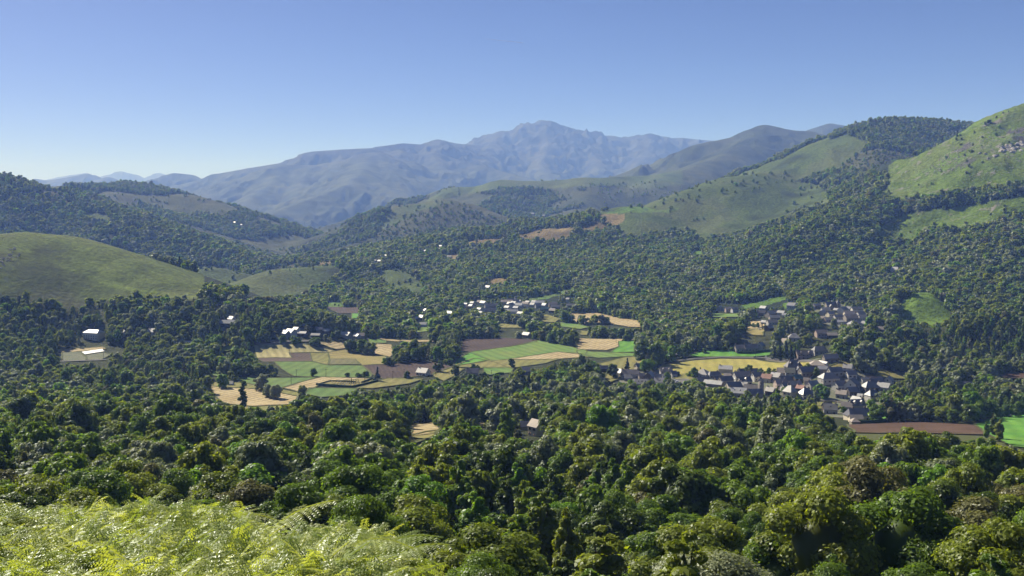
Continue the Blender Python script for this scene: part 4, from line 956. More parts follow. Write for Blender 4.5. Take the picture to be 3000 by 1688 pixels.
wallmesh('hedge', [(1974,1131),(1992,1132)], 2.4, 2.0, simple_mat('bright_hedge', (.12,.16,.03), .9, .1, .4, 2.5, .2), 'short yellow green hedge on the village square wall', 'hedge', .08, .1)
wallmesh('hedge', [(983,1027),(947,1015),(925,1014)], 2.0, 2.2, m_hedge, 'dark hedge line running along the small hay field', 'hedge', .3, .3)
wallmesh('hedge', [(1405,1100),(1440,1102),(1475,1096)], 2.0, 2.0, m_hedge, 'dark hedge behind the grey farmhouse below the green field', 'hedge', .3, .3)
m_grave = simple_mat('grave_stone', (.42, .40, .37), .8, .3, .2)
gst = boxm('gravestone', -.55, .55, -.15, .15, -.2, 1.2); gst.materials.append(m_grave)
k = 0
for row in range(3):
    for j in range(9):
        px = 972+j*8.5+row*6; py = 1121.5+row*3.4+j*.5; x, y, z = at(px, py, 600)
        o = bpy.data.objects.new('gravestone', gst); COL.objects.link(o); o.location = (x, y, z+.3); o.scale = (1, 1, rnd.uniform(.7, 1.3)); o.rotation_euler = (0, 0, rnd.uniform(-.2, .2))
        tag(o, 'small pale gravestone in the rows inside the clipped cemetery hedge', 'gravestone', 'gravestones of the cemetery')
CYP = [(1025,1127,14),(1030,1126,19),(1036,1127,15),(1043,1127,18),(1049,1126,16),(1053,1127,9),(1069,1124,17)]
CYLAB = ['leftmost, short', 'second, tallest', 'third', 'fourth, tall', 'fifth', 'sixth, low', 'rightmost, single']
m_white = simple_mat('white_sheeting', (.80, .79, .76), .6, .4, .05)
drape('fleece_cover', [(239,1033),(299,1024.5),(306,1031),(249,1040)], m_white, .9, wob=False)
m_pole = simple_mat('pole_wood', (.07, .06, .05), .9, .2, .2)
POLES = [(848,1042,18,'by the corner of the ploughed strip in the pale meadow'),(868,1106,24,'at the left on the low wall of the green meadow'),(955,1107,26,'right of the round tree on the green meadow'),(853,1129,26,'in the green strip left of the cemetery'),
 (1151,1113,26,'at the lower left edge of the big ploughed field'),(1184,1095,14,'on the big ploughed field behind the dark round tree'),(1277,1101,12,'at the right corner of the big ploughed field'),(1316,1100,14,'left of the dark farm tree'),(1440,1098,14,'right of the grey farmhouse'),
 (1805,1006,22,'between the tan and the bright green far fields'),(2214,1050,20,'beside the car on the lane'),(2427,1096,24,'at the right of the beige hall'),(184,1057,26,'left of the vegetable plots'),(303,1055,50,'right of the vegetable plots, tall')]
tops = []
for (px, py, hp, lab) in POLES:
    x, y, z = at(px, py, 400); h = hp/F*y
    root = bpy.data.objects.new('power_pole', None); COL.objects.link(root); root.location = (x, y, z); tag(root, 'dark wooden power pole '+lab, 'pole', 'power poles in the valley')
    V, Fq = tube_pts_([(0, 0, -.5), (0, 0, h)], [.22, .15], 6); child('post', arr_mesh('post', V, Fq), root).data.materials.append(m_pole)
    c = boxm('crossarm', -.9, .9, -.08, .08, h-.7, h-.5); c.materials.append(m_pole); child('crossarm', c, root); tops.append(Vector((x, y, z+h-.6)))
def wire(a, b, lab):
    P = [a.lerp(b, t/10)-Vector((0, 0, 6*(t/10)*(1-t/10)*(a-b).length/100)) for t in range(11)]
    V, Fq = tube_pts_([p[:] for p in P], [.035]*11, 4); tag(link('power_wire', arr_mesh('power_wire', V, Fq), None, m_pole), lab, 'wire', 'wires between the power poles')
wire(tops[0], tops[1], 'thin dark wire from the pale meadow pole to the low wall pole'); wire(tops[1], tops[2], 'thin dark wire between the two poles on the low wall'); wire(tops[2], tops[4], 'thin dark wire from the green meadow to the ploughed field pole')
wire(tops[4], tops[6], 'thin dark wire over the big ploughed field'); wire(tops[1], tops[3], 'thin dark wire from the low wall to the cemetery pole'); wire(tops[12], tops[13], 'thin dark wire across the vegetable plots')
# cars
CPAINT = {'white': (.75,.75,.74), 'grey': (.30,.31,.33), 'blue': (.05,.08,.18), 'silver': (.5,.51,.53), 'red': (.35,.05,.04)}
m_tyre = simple_mat('tyre_rubber', (.02, .02, .02), .9, .2, .1); m_carglass = simple_mat('car_glass', (.03, .04, .05), .12, .6, .05)
def extrude_x(name, prof, w, inset=0):
    V = []; n = len(prof)
    for s in (-1, 1): V += [(x, s*(w-(inset if z > .95 else 0)), z) for x, z in prof]
    me = bpy.data.meshes.new(name); me.from_pydata(V, [], [tuple(range(n)), tuple(range(2*n-1, n-1, -1))]+[(i, n+i, n+(i+1) % n, (i+1) % n) for i in range(n)]); me.update(); return me
def car(px, py, yaw, paint, label, dmin=600):
    x, y, z = at(px, py, dmin); root = bpy.data.objects.new('parked_car', None); COL.objects.link(root); root.location = (x, y, z+1.0); root.rotation_euler = (0, 0, math.radians(yaw)); tag(root, label, 'car', 'cars parked in the valley')
    b = extrude_x('body', [(-2.1,.3),(2.1,.3),(2.15,.75),(1.3,.92),(-1.95,.98),(-2.12,.8)], .85); b.materials.append(simple_paint(paint)); child('body', b, root)
    g = extrude_x('cabin', [(1.2,.92),(.55,1.38),(-1.3,1.42),(-1.9,.98)], .80, .1); g.materials.append(m_carglass); child('windows', g, root)
    r = extrude_x('car_roof', [(.5,1.39),(-1.28,1.43),(-1.25,1.48),(.45,1.45)], .70); r.materials.append(simple_paint(paint)); child('car_roof', r, root)
    for sx in (-1.3, 1.3):
        for sy in (-.86, .86):
            V, Fq = tube_pts_([(sx, sy-.1, .32), (sx, sy+.1, .32)], [.32, .32], 10); w = arr_mesh('wheel', V, Fq); w.materials.append(m_tyre); child('wheel', w, root)
PA = {}
def simple_paint(p):
    if p not in PA: PA[p] = simple_mat('paint_'+p, CPAINT[p], .3, .5, .03)
    return PA[p]
car(1978, 1120, 4, 'silver', 'silver car parked on the village square, left one'); car(1984, 1123, 8, 'white', 'white car parked on the village square, right one')
car(2212, 1050, 0, 'grey', 'grey car on the lane beside the power pole'); car(2244, 1049, 80, 'white', 'white van at the bend of the lane', 600)
car(1355, 1104, 10, 'blue', 'blue car parked left of the grey farmhouse'); car(1375, 1108, -5, 'white', 'white car parked in front of the grey farmhouse')
car(1805, 1131, 0, 'white', 'white car among the trees at the left village end'); car(2226, 968, 5, 'white', 'white car below the orchard of the upper village'); car(2239, 966, -20, 'silver', 'silver car right of the white one below the orchard')
car(2450, 1122, 10, 'white', 'white car in the gardens at the right of the village'); car(312, 1000, 10, 'white', 'white car by the large pale building at the left wood')
for (px, py, y_, nm) in ((2247, 1154, 20, 'white'),): car(px, py, y_, nm, 'white van parked at the foot of the church tower')

# ------------------------------------------------------------------ foliage
def leaf_mat(name, c_dark, c_light, trans=.30, gloss=.10, rough=.42, gain=1.62):
    c_dark = tuple(v*gain for v in c_dark); c_light = tuple(v*gain for v in c_light)
    m, N, L = new_mat(name)
    o = nd(N, 'ShaderNodeOutputMaterial')
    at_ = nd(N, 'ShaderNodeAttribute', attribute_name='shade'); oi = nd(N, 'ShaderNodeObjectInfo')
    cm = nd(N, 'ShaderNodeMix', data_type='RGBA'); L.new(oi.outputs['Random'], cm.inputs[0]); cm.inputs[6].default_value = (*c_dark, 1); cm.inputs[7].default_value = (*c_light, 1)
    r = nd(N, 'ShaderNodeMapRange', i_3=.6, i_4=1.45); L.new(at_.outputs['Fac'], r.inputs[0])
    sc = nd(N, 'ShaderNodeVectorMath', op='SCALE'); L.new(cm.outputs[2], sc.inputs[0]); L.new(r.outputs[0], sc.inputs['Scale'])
    df = nd(N, 'ShaderNodeBsdfDiffuse'); L.new(sc.outputs[0], df.inputs[0])
    tr = nd(N, 'ShaderNodeBsdfTranslucent'); tm = nd(N, 'ShaderNodeVectorMath', op='MULTIPLY'); L.new(sc.outputs[0], tm.inputs[0]); tm.inputs[1].default_value = (1.8, 1.8, .45); L.new(tm.outputs[0], tr.inputs[0])
    m1 = nd(N, 'ShaderNodeMixShader', i_0=trans); L.new(df.outputs[0], m1.inputs[1]); L.new(tr.outputs[0], m1.inputs[2])
    gl = nd(N, 'ShaderNodeBsdfGlossy', i_Roughness=rough); gl.inputs[0].default_value = (.9, .95, 1, 1)
    m2 = nd(N, 'ShaderNodeMixShader', i_0=gloss); L.new(m1.outputs[0], m2.inputs[1]); L.new(gl.outputs[0], m2.inputs[2])
    L.new(m2.outputs[0], o.inputs[0]); return m
LM = {
 'dark':   leaf_mat('dark_foliage', (.040,.062,.010), (.058,.084,.012), .36, .02),
 'mid':    leaf_mat('green_foliage', (.055,.094,.012), (.082,.125,.014), .45, .018),
 'olive':  leaf_mat('olive_foliage', (.086,.112,.014), (.120,.140,.017), .48, .018),
 'fresh':  leaf_mat('fresh_foliage', (.070,.140,.014), (.110,.175,.016), .48, .018),
 'silver': leaf_mat('silver_foliage', (.090,.112,.050), (.135,.150,.080), .30, .035, .5),
 'russet': leaf_mat('russet_foliage', (.078,.080,.030), (.095,.092,.036), .25, .02),
 'blue':   leaf_mat('conifer_foliage', (.016,.027,.014), (.022,.035,.018), .10, .012),
}
m_bark = simple_mat('bark', (.085, .070, .055), .95, .1, .35, 2.5, .02)
def unit(v): return v/np.maximum(np.linalg.norm(v, axis=1, keepdims=True), 1e-9)
def leaves(pos, nrm, size, g, aspect=.62, curl=0):
    n = len(pos); t = unit(np.cross(nrm, g.normal(size=(n, 3)))); b = np.cross(nrm, t)
    s = (size*g.uniform(.65, 1.35, n))[:, None]
    V = np.stack([pos-t*s, pos+b*s*aspect, pos+t*s, pos-b*s*aspect], 1).reshape(-1, 3)
    return V, np.arange(4*n).reshape(n, 4)
def blob(c, r, sq, g, sub=2):
    bm = bmesh.new(); bmesh.ops.create_icosphere(bm, subdivisions=sub, radius=1)
    V = np.array([v.co[:] for v in bm.verts]); Fc = np.array([[v.index for v in f.verts] for f in bm.faces]); bm.free()
    k = 1+.22*(fbm(V[:, 0]*3+c[0], V[:, 1]*3+V[:, 2]*2.1, 1.1, 2, 9)-.5)*2
    V = V*r*k[:, None]; V[:, 2] *= sq; return V+np.array(c), Fc
def crown_mesh(name, seed, nleaf, lsize, R=5.2, z0=3.2, z1=13.5, lobes=22, shape='round', core=.80, up=.35, lobe_r=.36, loose=0):
    g = np.random.default_rng(seed); H = z1-z0
    th = g.uniform(0, 2*np.pi, lobes); hh = (np.arange(lobes)+g.uniform(0, 1, lobes))/lobes
    if shape == 'round': prof = lambda h: np.sqrt(np.clip(1-(2*h-.85)**2/1.35, .05, 1))
    elif shape == 'tall': prof = lambda h: np.clip(1.25*np.sqrt(h+.05)*np.clip(1.15-h, 0, 1)*1.25, .12, 1)
    elif shape == 'cone': prof = lambda h: np.clip(1.02-h, .03, 1)
    elif shape == 'column': prof = lambda h: np.clip(np.sin(np.pi*np.clip(h*.9+.08, 0, 1))**.5, .15, 1)
    pr = prof(hh)*R
    rr = pr*g.uniform(.40, .78+loose, lobes)*(1 if shape != 'cone' else .8)
    C = np.stack([rr*np.cos(th)+loose*1.6, rr*np.sin(th), z0+H*np.clip(.08+.84*hh+g.normal(0, .10*loose/.3, lobes), .05, .97)], 1)
    LR = (lobe_r*R*g.uniform(.75, 1.25, lobes))*(np.clip(pr/R, .35, 1) if shape in ('cone', 'tall') else 1)
    w = LR**2; li = g.choice(lobes, nleaf, p=w/w.sum())
    dr = unit(g.normal(size=(nleaf, 3))+np.array([0, 0, .35])+unit(C[li]-np.array([0, 0, z0+H*.4]))*.75)
    # small sprays inside each lobe give the crown its broken surface
    ns = 14; spr = unit(g.normal(size=(lobes, ns, 3))+np.array([0, 0, .3])); si = g.integers(0, ns, nleaf); pull = g.uniform(.0, .75, nleaf)[:, None]
    dr = unit(dr*(1-pull)+spr[li, si]*pull)
    rad = g.uniform(.70, 1.06, nleaf)+.16*(g.random(nleaf) < .1)
    sq = .62 if shape == 'cone' else .82
    pos = C[li]+dr*(LR[li]*rad)[:, None]*np.array([1, 1, sq])
    nrm = unit(dr*1.0+g.normal(size=(nleaf, 3))*.38+np.array([0, 0, up]))
    V, Fq = leaves(pos, nrm, lsize, g)
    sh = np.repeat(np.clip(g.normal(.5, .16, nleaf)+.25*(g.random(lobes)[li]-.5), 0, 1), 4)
    Vs, Fs, S = [V], [np.concatenate([Fq[:, [0, 1, 2]], Fq[:, [0, 2, 3]]])], [sh]; n = len(V)
    if core:
        if shape != 'round': core = .60
        for k in range(0, lobes):
            if lsize < .35 and k % 2: continue
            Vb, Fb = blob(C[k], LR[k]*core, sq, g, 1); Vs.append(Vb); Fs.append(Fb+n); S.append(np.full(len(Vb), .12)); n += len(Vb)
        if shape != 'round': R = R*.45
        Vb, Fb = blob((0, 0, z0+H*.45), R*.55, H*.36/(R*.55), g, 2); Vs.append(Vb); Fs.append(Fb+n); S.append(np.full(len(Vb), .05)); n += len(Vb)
    return arr_mesh(name, np.concatenate(Vs), np.concatenate(Fs), False, [('shade', 'POINT', 'FLOAT', np.concatenate(S))])
def tube_pts(P, R, k=6):
    V = []; Fq = []
    for i, (p, r) in enumerate(zip(P, R)):
        t = Vector(P[min(i+1, len(P)-1)])-Vector(P[max(i-1, 0)]); t.normalize()
        a = t.orthogonal().normalized(); b = t.cross(a)
        for j in range(k):
            q = Vector(p)+(a*math.cos(6.2832*j/k)+b*math.sin(6.2832*j/k))*r; V.append(q[:])
    for i in range(len(P)-1):
        for j in range(k): Fq.append((i*k+j, i*k+(j+1) % k, (i+1)*k+(j+1) % k, (i+1)*k+j))
    return V, Fq
def trunk_mesh(name, seed, h=9.0, r=.28, limbs=7, spread=3.2):
    r_ = random.Random(seed); V = []; Fq = []
    def add(P, R):
        v, f = tube_pts(P, R, 5); n = len(V); V.extend(v); Fq.extend([tuple(i+n for i in q) for q in f])
    P = [(0, 0, -.6)]; x = y = 0
    for k in range(1, 6): x += r_.uniform(-.25, .25); y += r_.uniform(-.25, .25); P.append((x, y, h*k/5))
    add(P, [r*1.35, r, r*.85, r*.65, r*.45, r*.15])
    for k in range(limbs):
        a = r_.uniform(0, 6.28); z = h*r_.uniform(.3, .8); L_ = spread*r_.uniform(.6, 1.1)
        add([(0, 0, z), (math.cos(a)*L_*.5, math.sin(a)*L_*.5, z+L_*.35), (math.cos(a)*L_, math.sin(a)*L_, z+L_*.9)], [r*.45, r*.28, .03])
    return arr_mesh(name, V, Fq, True)
CROWN = {}
def protos(lod, n, nleaf, ls, **kw): CROWN[lod] = [crown_mesh('crown', 100+hash_(lod)*31+i, int(nleaf*(1+.1*(i % 3))), ls, lobes=kw.get('lobes', 22)+3*(i % 3), R=(5.3, 4.5, 6.0, 4.9, 5.7)[i % 5], z1=(13.5, 14.6, 12.0, 15.0, 12.6)[i % 5], z0=(3.0, 2.6, 2.4, 3.4, 2.2)[i % 5], shape='round', core=kw.get('core', .8), lobe_r=kw.get('lobe_r', .36)*(1, 1.15, .85, 1.05, .92)[i % 5], loose=(0, .22, .35, .15, .3)[i % 5]) for i in range(n)]
def hash_(s): return sum(ord(c) for c in s)
protos('a', 4, 30000, .125, lobes=30, lobe_r=.32)
protos('b', 5, 13000, .20, lobes=28, lobe_r=.33)
protos('c', 4, 4200, .36, lobes=24)
protos('d', 4, 1100, .68, lobes=18, lobe_r=.40)
protos('e', 3, 200, 1.35, lobes=10, lobe_r=.46)
CROWN['tall'] = [crown_mesh('crown', 500+i, 5200, .32, R=3.2, z0=2.2, z1=15.5, lobes=26, shape='tall', lobe_r=.42) for i in range(2)]
CROWN['talld'] = [crown_mesh('crown', 520+i, 1300, .6, R=3.2, z0=2.2, z1=15.5, lobes=20, shape='tall', lobe_r=.45) for i in range(2)]
CROWN['cone'] = [crown_mesh('crown', 540+i, 2600, .45, R=3.6, z0=1.2, z1=15.5, lobes=34, shape='cone', lobe_r=.34, up=0) for i in range(2)]
CROWN['column'] = [crown_mesh('crown', 560, 3000, .5, R=2.3, z0=1.0, z1=24, lobes=26, shape='column', lobe_r=.5)]
TRUNK = [trunk_mesh('trunk', 20+i) for i in range(3)]; TRUNK_TALL = trunk_mesh('trunk', 31, 13, .22, 9, 1.8); TRUNK_COL = trunk_mesh('trunk', 33, 20, .3, 6, 1.0)

# ---- where trees stand
# own trees of the valley: (column, row of foot, height in photo px, kind, foliage, name, label)
OWN = [
 (1106,1118,46,'cone','blue','conifer','tall dark conifer standing alone at the left corner of the brown ploughed field'),
 (918,1104,23,'c','mid','field_tree','small round green tree alone on the green meadow by the low wall'),
 (1018,1107,14,'d','mid','field_shrub','low dark green shrub in the meadow above the hedged cemetery'),
 (1052,1107,15,'d','mid','field_shrub','left one of two bushy shrubs beside the lone tall conifer'),
 (1072,1107,19,'d','mid','field_shrub','right and taller of two bushy shrubs beside the lone tall conifer'),
 (1192,1110,22,'c','dark','field_tree','dark round tree at the lower edge of the brown ploughed field'),
 (1143,1072,26,'d','dark','field_tree','dark round tree on the far edge of the ploughed field, left of the copse'),
 (1130,1068,20,'d','fresh','field_tree','small bright green tree touching the dark round tree by the ploughed field'),
 (1318,1072,19,'d','mid','field_shrub','small bush at the right end of the copse between the ploughed fields'),
 (1335,1102,28,'c','dark','field_tree','dark tree left of the grey farmhouse below the green field'),
 (1391,1082,16,'d','mid','field_tree','small tree behind the grey farmhouse, flat topped'),
 (1498,1077,24,'c','dark','field_tree','lone dark egg shaped tree on the olive field, right of the farmhouse'),
 (886,1160,30,'c','olive','field_tree','olive green tree at the lower left outside the cemetery hedge'),
 (765,1145,44,'c','silver','field_tree','largest of three grey green trees above the pale hay field'),
 (784,1165,38,'c','silver','field_tree','left of the two grey round trees standing in the pale hay field'),
 (808,1169,40,'c','silver','field_tree','right of the two grey round trees standing in the pale hay field'),
 (711,1203,90,'column','dark','poplar','slender dark poplar rising in front of the pale hay field'),
 (651,1138,40,'c','fresh','field_tree','round bright green tree beside the tiny grey shed'),
 (829,1008,24,'d','mid','field_tree','round tree on the top edge of the pale meadow, casting a shadow'),
 (867,1006,22,'d','mid','field_tree','narrow tree by the lane above the pale meadow, left of the flat topped tree'),
 (925,1015,26,'d','mid','field_tree','wide flat topped tree at the left end of the small hay field'),
 (912,1012,16,'d','dark','field_shrub','dark bush left of the flat topped tree by the small hay field'),
 (1025,1030,34,'d','dark','copse_tree','left tree of the small copse in the middle of the fields'),
 (1040,1030,28,'d','dark','copse_tree','low tree in the gap of the small copse in the fields'),
 (1060,1037,40,'d','mid','copse_tree','tallest tree in the small copse in the fields'),
 (1084,1039,34,'d','olive','copse_tree','spreading right hand tree of the small copse in the fields'),
 (1838,1088,42,'cone','blue','conifer','dark conifer at the upper left end of the village, by the olive field'),
 (1796,1108,38,'c','dark','village_tree','big dark round tree at the far left end of the village'),
 (1895,1090,36,'c','fresh','village_tree','broad green tree right of the house with the cream gable'),
 (1915,1086,26,'c','mid','village_tree','tree behind the broad green tree at the left part of the village'),
 (2034,1108,28,'c','mid','village_tree','round tree on the lower edge of the yellow meadow left of the hip roof'),
 (2022,1104,16,'d','mid','field_shrub','small bush left of the round tree on the edge of the yellow meadow'),
 (1986,1103,14,'d','dark','field_shrub','dark bush by the corner of the brown roofed house'),
 (2196,1100,30,'c','dark','village_tree','dark spiky tree on the meadow edge behind the church'),
 (2230,1108,26,'c','mid','village_tree','round tree on the meadow edge right of the dark spiky one'),
 (2254,1102,20,'d','mid','village_tree','left of two low trees by the manor at the meadow edge'),
 (2270,1101,20,'d','olive','village_tree','right of two low trees by the manor at the meadow edge'),
 (2366,1090,26,'d','olive','village_tree','loose green tree between the manor and the hip roofed hall'),
 (2392,1104,22,'d','olive','village_tree','shrubby tree in front of the hip roofed hall'),
 (2402,1166,40,'c','fresh','village_tree','large bright green tree in the middle of the village, right of the church tower'),
 (2417,1170,34,'c','fresh','village_tree','bright green tree touching the large one right of the church tower'),
 (2275,1170,30,'cone','blue','conifer','narrow dark conifer in front of the village right of the church tower'),
 (2300,1150,18,'d','mid','garden_shrub','green bush behind the cream house with windows'),
 (2526,1200,26,'cone','blue','conifer','blue green conifer left of the bright round tree at the village end'),
 (2552,1205,32,'c','fresh','village_tree','bright round tree near the lower end of the village'),
 (2563,1224,20,'c','mid','garden_shrub','rounded garden bush beside the big long roofed house'),
 (2597,1224,16,'d','mid','garden_shrub','small bush on the lawn right of the rounded bush'),
 (2470,1210,18,'d','mid','garden_shrub','bush left of the big long roofed house'),
 (2581,1178,34,'c','silver','village_tree','grey green tree hiding the right side of the village'),
 (2270,1057,44,'cone','blue','conifer','left conifer of the dark group beside the lane'),
 (2285,1058,54,'cone','blue','conifer','second conifer from the left in the dark group beside the lane'),
 (2303,1060,64,'cone','blue','conifer','tallest conifer of the dark group beside the lane'),
 (2318,1059,52,'cone','blue','conifer','fourth conifer of the dark group beside the lane'),
 (2331,1059,48,'cone','blue','conifer','right conifer of the dark group beside the lane'),
 (2063,1036,15,'d','mid','field_tree','small round tree alone on the bright green field beyond the lane'),
 (2120,1029,12,'d','mid','field_shrub','left half of the low hedge bush at the bright green field'),
 (2140,1029,12,'d','mid','field_shrub','right half of the low hedge bush at the bright green field'),
 (2006,1046,34,'d','mid','field_tree','pointed green tree left of the bright green field'),
 (1990,1048,24,'d','mid','field_tree','lower tree in front of the pointed green tree'),
 (1963,1062,22,'d','olive','field_tree','small tree where the lane starts behind the yellow meadow'),
 (1885,1070,58,'d','dark','field_tree','big dark tree left of the pair above the olive field'),
 (1923,1072,56,'d','mid','field_tree','big dark tree right of the pair above the olive field'),
 (1905,1066,40,'d','dark','field_tree','lower tree between the two big dark ones above the olive field'),
 (2925,1226,32,'c','mid','field_tree','left of three trees on the bright green field at the right edge'),
 (2950,1224,42,'c','mid','field_tree','middle of three trees on the bright green field at the right edge'),
 (2984,1222,44,'c','mid','field_tree','right of three trees on the bright green field at the right edge'),
 (2233,968,24,'column','blue','cypress','thin dark cypress left of the brown heath mound'),
 (2178,952,12,'d','mid','orchard_tree','left tree of the orchard row below the upper village'),
 (2195,958,12,'d','mid','orchard_tree','second tree of the orchard row below the upper village'),
 (2209,960,13,'d','mid','orchard_tree','third tree of the orchard row below the upper village'),
 (2221,961,13,'d','mid','orchard_tree','right tree of the orchard row below the upper village'),
 (1396,706,10,'e','mid','field_tree','lone tree on the left end of the tan hill meadow'),
]
SMALL = {'a': 13.5, 'b': 13.5, 'c': 13.5, 'd': 13.5, 'e': 13.5, 'tall': 15.5, 'talld': 15.5, 'cone': 15.5, 'column': 24}
def make_tree(x, y, z, scale, sxy, rot, lod, idx, leafm, name, label, cat, group, trunk=True, sz=1.0):
    root = bpy.data.objects.new(name, None); COL.objects.link(root); root.empty_display_size = 1
    root.location = (x, y, z); root.rotation_euler = (0, 0, rot); root.scale = (scale*sxy, scale*sxy, scale*sz)
    tag(root, label, cat, group)
    cm = CROWN[lod][idx % len(CROWN[lod])]
    if not cm.materials: cm.materials.append(LM['mid'])
    c = bpy.data.objects.new('crown', cm); COL.objects.link(c); c.parent = root
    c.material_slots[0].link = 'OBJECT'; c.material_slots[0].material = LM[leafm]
    if trunk:
        tm = TRUNK_COL if lod == 'column' else TRUNK_TALL if lod in ('tall', 'talld', 'cone') else TRUNK[idx % 3]
        if not tm.materials: tm.materials.append(m_bark)
        t = bpy.data.objects.new('trunk', tm); COL.objects.link(t); t.parent = root
    return root
own_xy = []
for (px, py, hp), cl in zip(CYP, CYLAB): OWN.append((px, py, hp, 'column', 'blue', 'cypress', f'thin dark cypress in the cemetery row, {cl} one'))
for (px, py, hp, kind, lf, nm, lab) in OWN:
    x, y, z = at(px, py, 150); h = hp/F*y; own_xy.append((x, y))
    cat = {'conifer': 'conifer', 'poplar': 'poplar', 'cypress': 'cypress', 'field_shrub': 'shrub', 'garden_shrub': 'shrub'}.get(nm, 'tree')
    grp = {'orchard_tree': 'orchard trees below the upper village', 'copse_tree': 'trees of the small copse in the fields', 'conifer': 'dark conifers in the valley'}.get(nm)
    s = h/SMALL[kind]; wide = {'cone': 1.15, 'column': (1.5 if nm == 'poplar' else .8), 'tall': 1}.get(kind, 1.05)*(1.25 if 'shrub' in nm or 'broad' in lab or 'spreading' in lab or 'flat' in lab else 1)
    make_tree(x, y, z-(s*2.0 if kind in 'abcde' and 'poplar' not in nm else 0), s*(1.15 if kind in 'abcde' else 1), wide, rnd.uniform(0, 6.28), kind, rnd.randrange(5), lf, nm, lab, cat, grp)

# ---- the wood: candidate sites on a loose lattice over the whole land in view
def sites(d0, d1, sp):
    out = []
    ny = int((d1-d0)/sp); ys = d0+sp*(np.arange(ny)+.5); w = .545*d1
    nx = int(2*w/sp); xs = -w+sp*(np.arange(nx)+.5)
    Xc, Yc = np.meshgrid(xs, ys, indexing='ij'); Xc = Xc+np.where(np.arange(ny) % 2, sp*.5, 0)[None, :]
    Xc = (Xc+rng.uniform(-.42, .42, Xc.shape)*sp).ravel(); Yc = (Yc+rng.uniform(-.42, .42, Yc.shape)*sp).ravel()
    k = (abs(Xc) < .545*Yc) & (Yc > d0) & (Yc < d1); return Xc[k], Yc[k]
parts_ = [sites(26, 60, 4.6), sites(60, 200, 11.8), sites(200, 240, 10.4), sites(240, 900, 8.9), sites(900, 2600, 8.6), sites(2600, 5200, 11.0)]
TX = np.concatenate([p[0] for p in parts_]); TY = np.concatenate([p[1] for p in parts_]); TZ = zrel(TX, TY)
_, tf, _ = cover_at(TX, TY, TZ); tf = np.where(TY < 900, 1, tf)
n_ = len(TX)
clump = fbm(TX, TY, 120, 3, 91)
TS = rng.normal(1.0, .22, n_).clip(.5, 1.6)*(.86+.35*clump)
TS = np.where((TY > 600) & (TY < 2600), TS*.88, TS)
TS = np.where(TY < 60, TS*.42*(1+(TY-26)/34*.9), TS)
TS = np.where((TY >= 60) & (TY < 300), np.clip(TS*1.02, .5, 1.28), TS)
lft = np.clip((1300-(CX+TX/TY*F))/700, 0, 1)
TS = np.where((TY >= 60) & (TY < 150), TS*(1-lft*.38), TS)
TS = np.where(TY >= 60, TS*(1+.34*np.clip((340-TY)/180, 0, 1)*(1-.6*lft)), TS)
keep = rng.random(n_) < np.clip(tf*1.15, 0, 1)
# scattered bushes and single trees on open hill ground
gr = (tf < .3) & (TY > 1500)
scat = fbm(TX, TY, 160, 3, 95)
keep |= gr & (rng.random(n_) < .07*sstep(.50, .64, scat)); TS = np.where(gr, TS*.62, TS)
PXb = CX+TX/TY*F; PYb = HY-TZ/TY*F; hpx = 15.0*TS/TY*F; wpx = 4.2*TS/TY*F
opens = [(p, min(at(x, y, 150)[1] for x, y in p), max(at(x, y, 150)[1] for x, y in p)) for p in [f[2] for f in FIELDS]+[q for j, q in enumerate(OPEN_EXTRA) if j not in (2, 3, 5)]]
for poly, dn, df in opens:
    xs = [p[0] for p in poly]; ys = [p[1] for p in poly]
    c = keep & (PXb > min(xs)-60) & (PXb < max(xs)+60) & (PYb > min(ys)-6) & (PYb-hpx < max(ys)+2) & (TY < df+6)
    ii = np.nonzero(c)[0]
    if not len(ii): continue
    bad = inpoly(PXb[ii], PYb[ii], poly)
    for fx, fy in ((0, 1.0), (0, .92), (0, .85), (0, .75), (0, .62), (0, .5), (-.5, .9), (.5, .9), (-.7, .6), (.7, .6), (-.8, .8), (.8, .8), (-.8, .3), (.8, .3)):
        bad |= inpoly(PXb[ii]+fx*wpx[ii], PYb[ii]-fy*hpx[ii], poly) & (TY[ii] < dn+40)
    keep[ii[bad]] = False
# the open hill ground seen over nearer trees stays in view too
for cov, a, b_, poly in COVER:
    xs = [p[0] for p in poly]; ys = [p[1] for p in poly]
    c = keep & (tf > .3) & (PXb > min(xs)) & (PXb < max(xs)) & (PYb > min(ys)) & (PYb-hpx < max(ys)) & (TY < b_)
    ii = np.nonzero(c)[0]; t7 = inpoly(PXb[ii], PYb[ii]-.7*hpx[ii], poly); t3 = inpoly(PXb[ii], PYb[ii]-.35*hpx[ii], poly)
    keep[ii[(t7 | t3) if cov in ('lush', 'mound') else (t7 & t3)]] = False
for hx_, hy_, hd_, hw_ in HOUSE_SPOTS:
    keep &= ~((np.hypot(TX-(hx_-CX)/F*hd_, TY-hd_) < 9))
    keep &= ~((TY < hd_) & (abs(PXb-hx_) < hw_*.5+wpx*.6) & (PYb-hpx*.9 < hy_-1) & (PYb > hy_-2) & (TY > hd_*.35))
vil = inpoly(PXb, PYb, OPEN_EXTRA[3]) | inpoly(PXb, PYb, OPEN_EXTRA[2]) | inpoly(PXb, PYb, OPEN_EXTRA[5])
TS = np.where(vil, TS*.55, TS); keep &= ~(vil & (rng.random(n_) < .35))
for ox, oy in own_xy: keep &= ~(np.hypot(TX-ox, TY-oy) < 6)
# nothing stands where no sight line from the viewpoint, or from a step beside it, can reach
gmax = np.maximum.accumulate(GV, axis=1)
ui = np.clip(np.interp(TX/TY, GU, np.arange(len(GU))).astype(int), 0, len(GU)-1); dj = np.clip(np.searchsorted(GD, TY*.985)-1, 0, len(GD)-1)
keep &= (TZ+14*TS)/TY > gmax[ui, dj]-.004
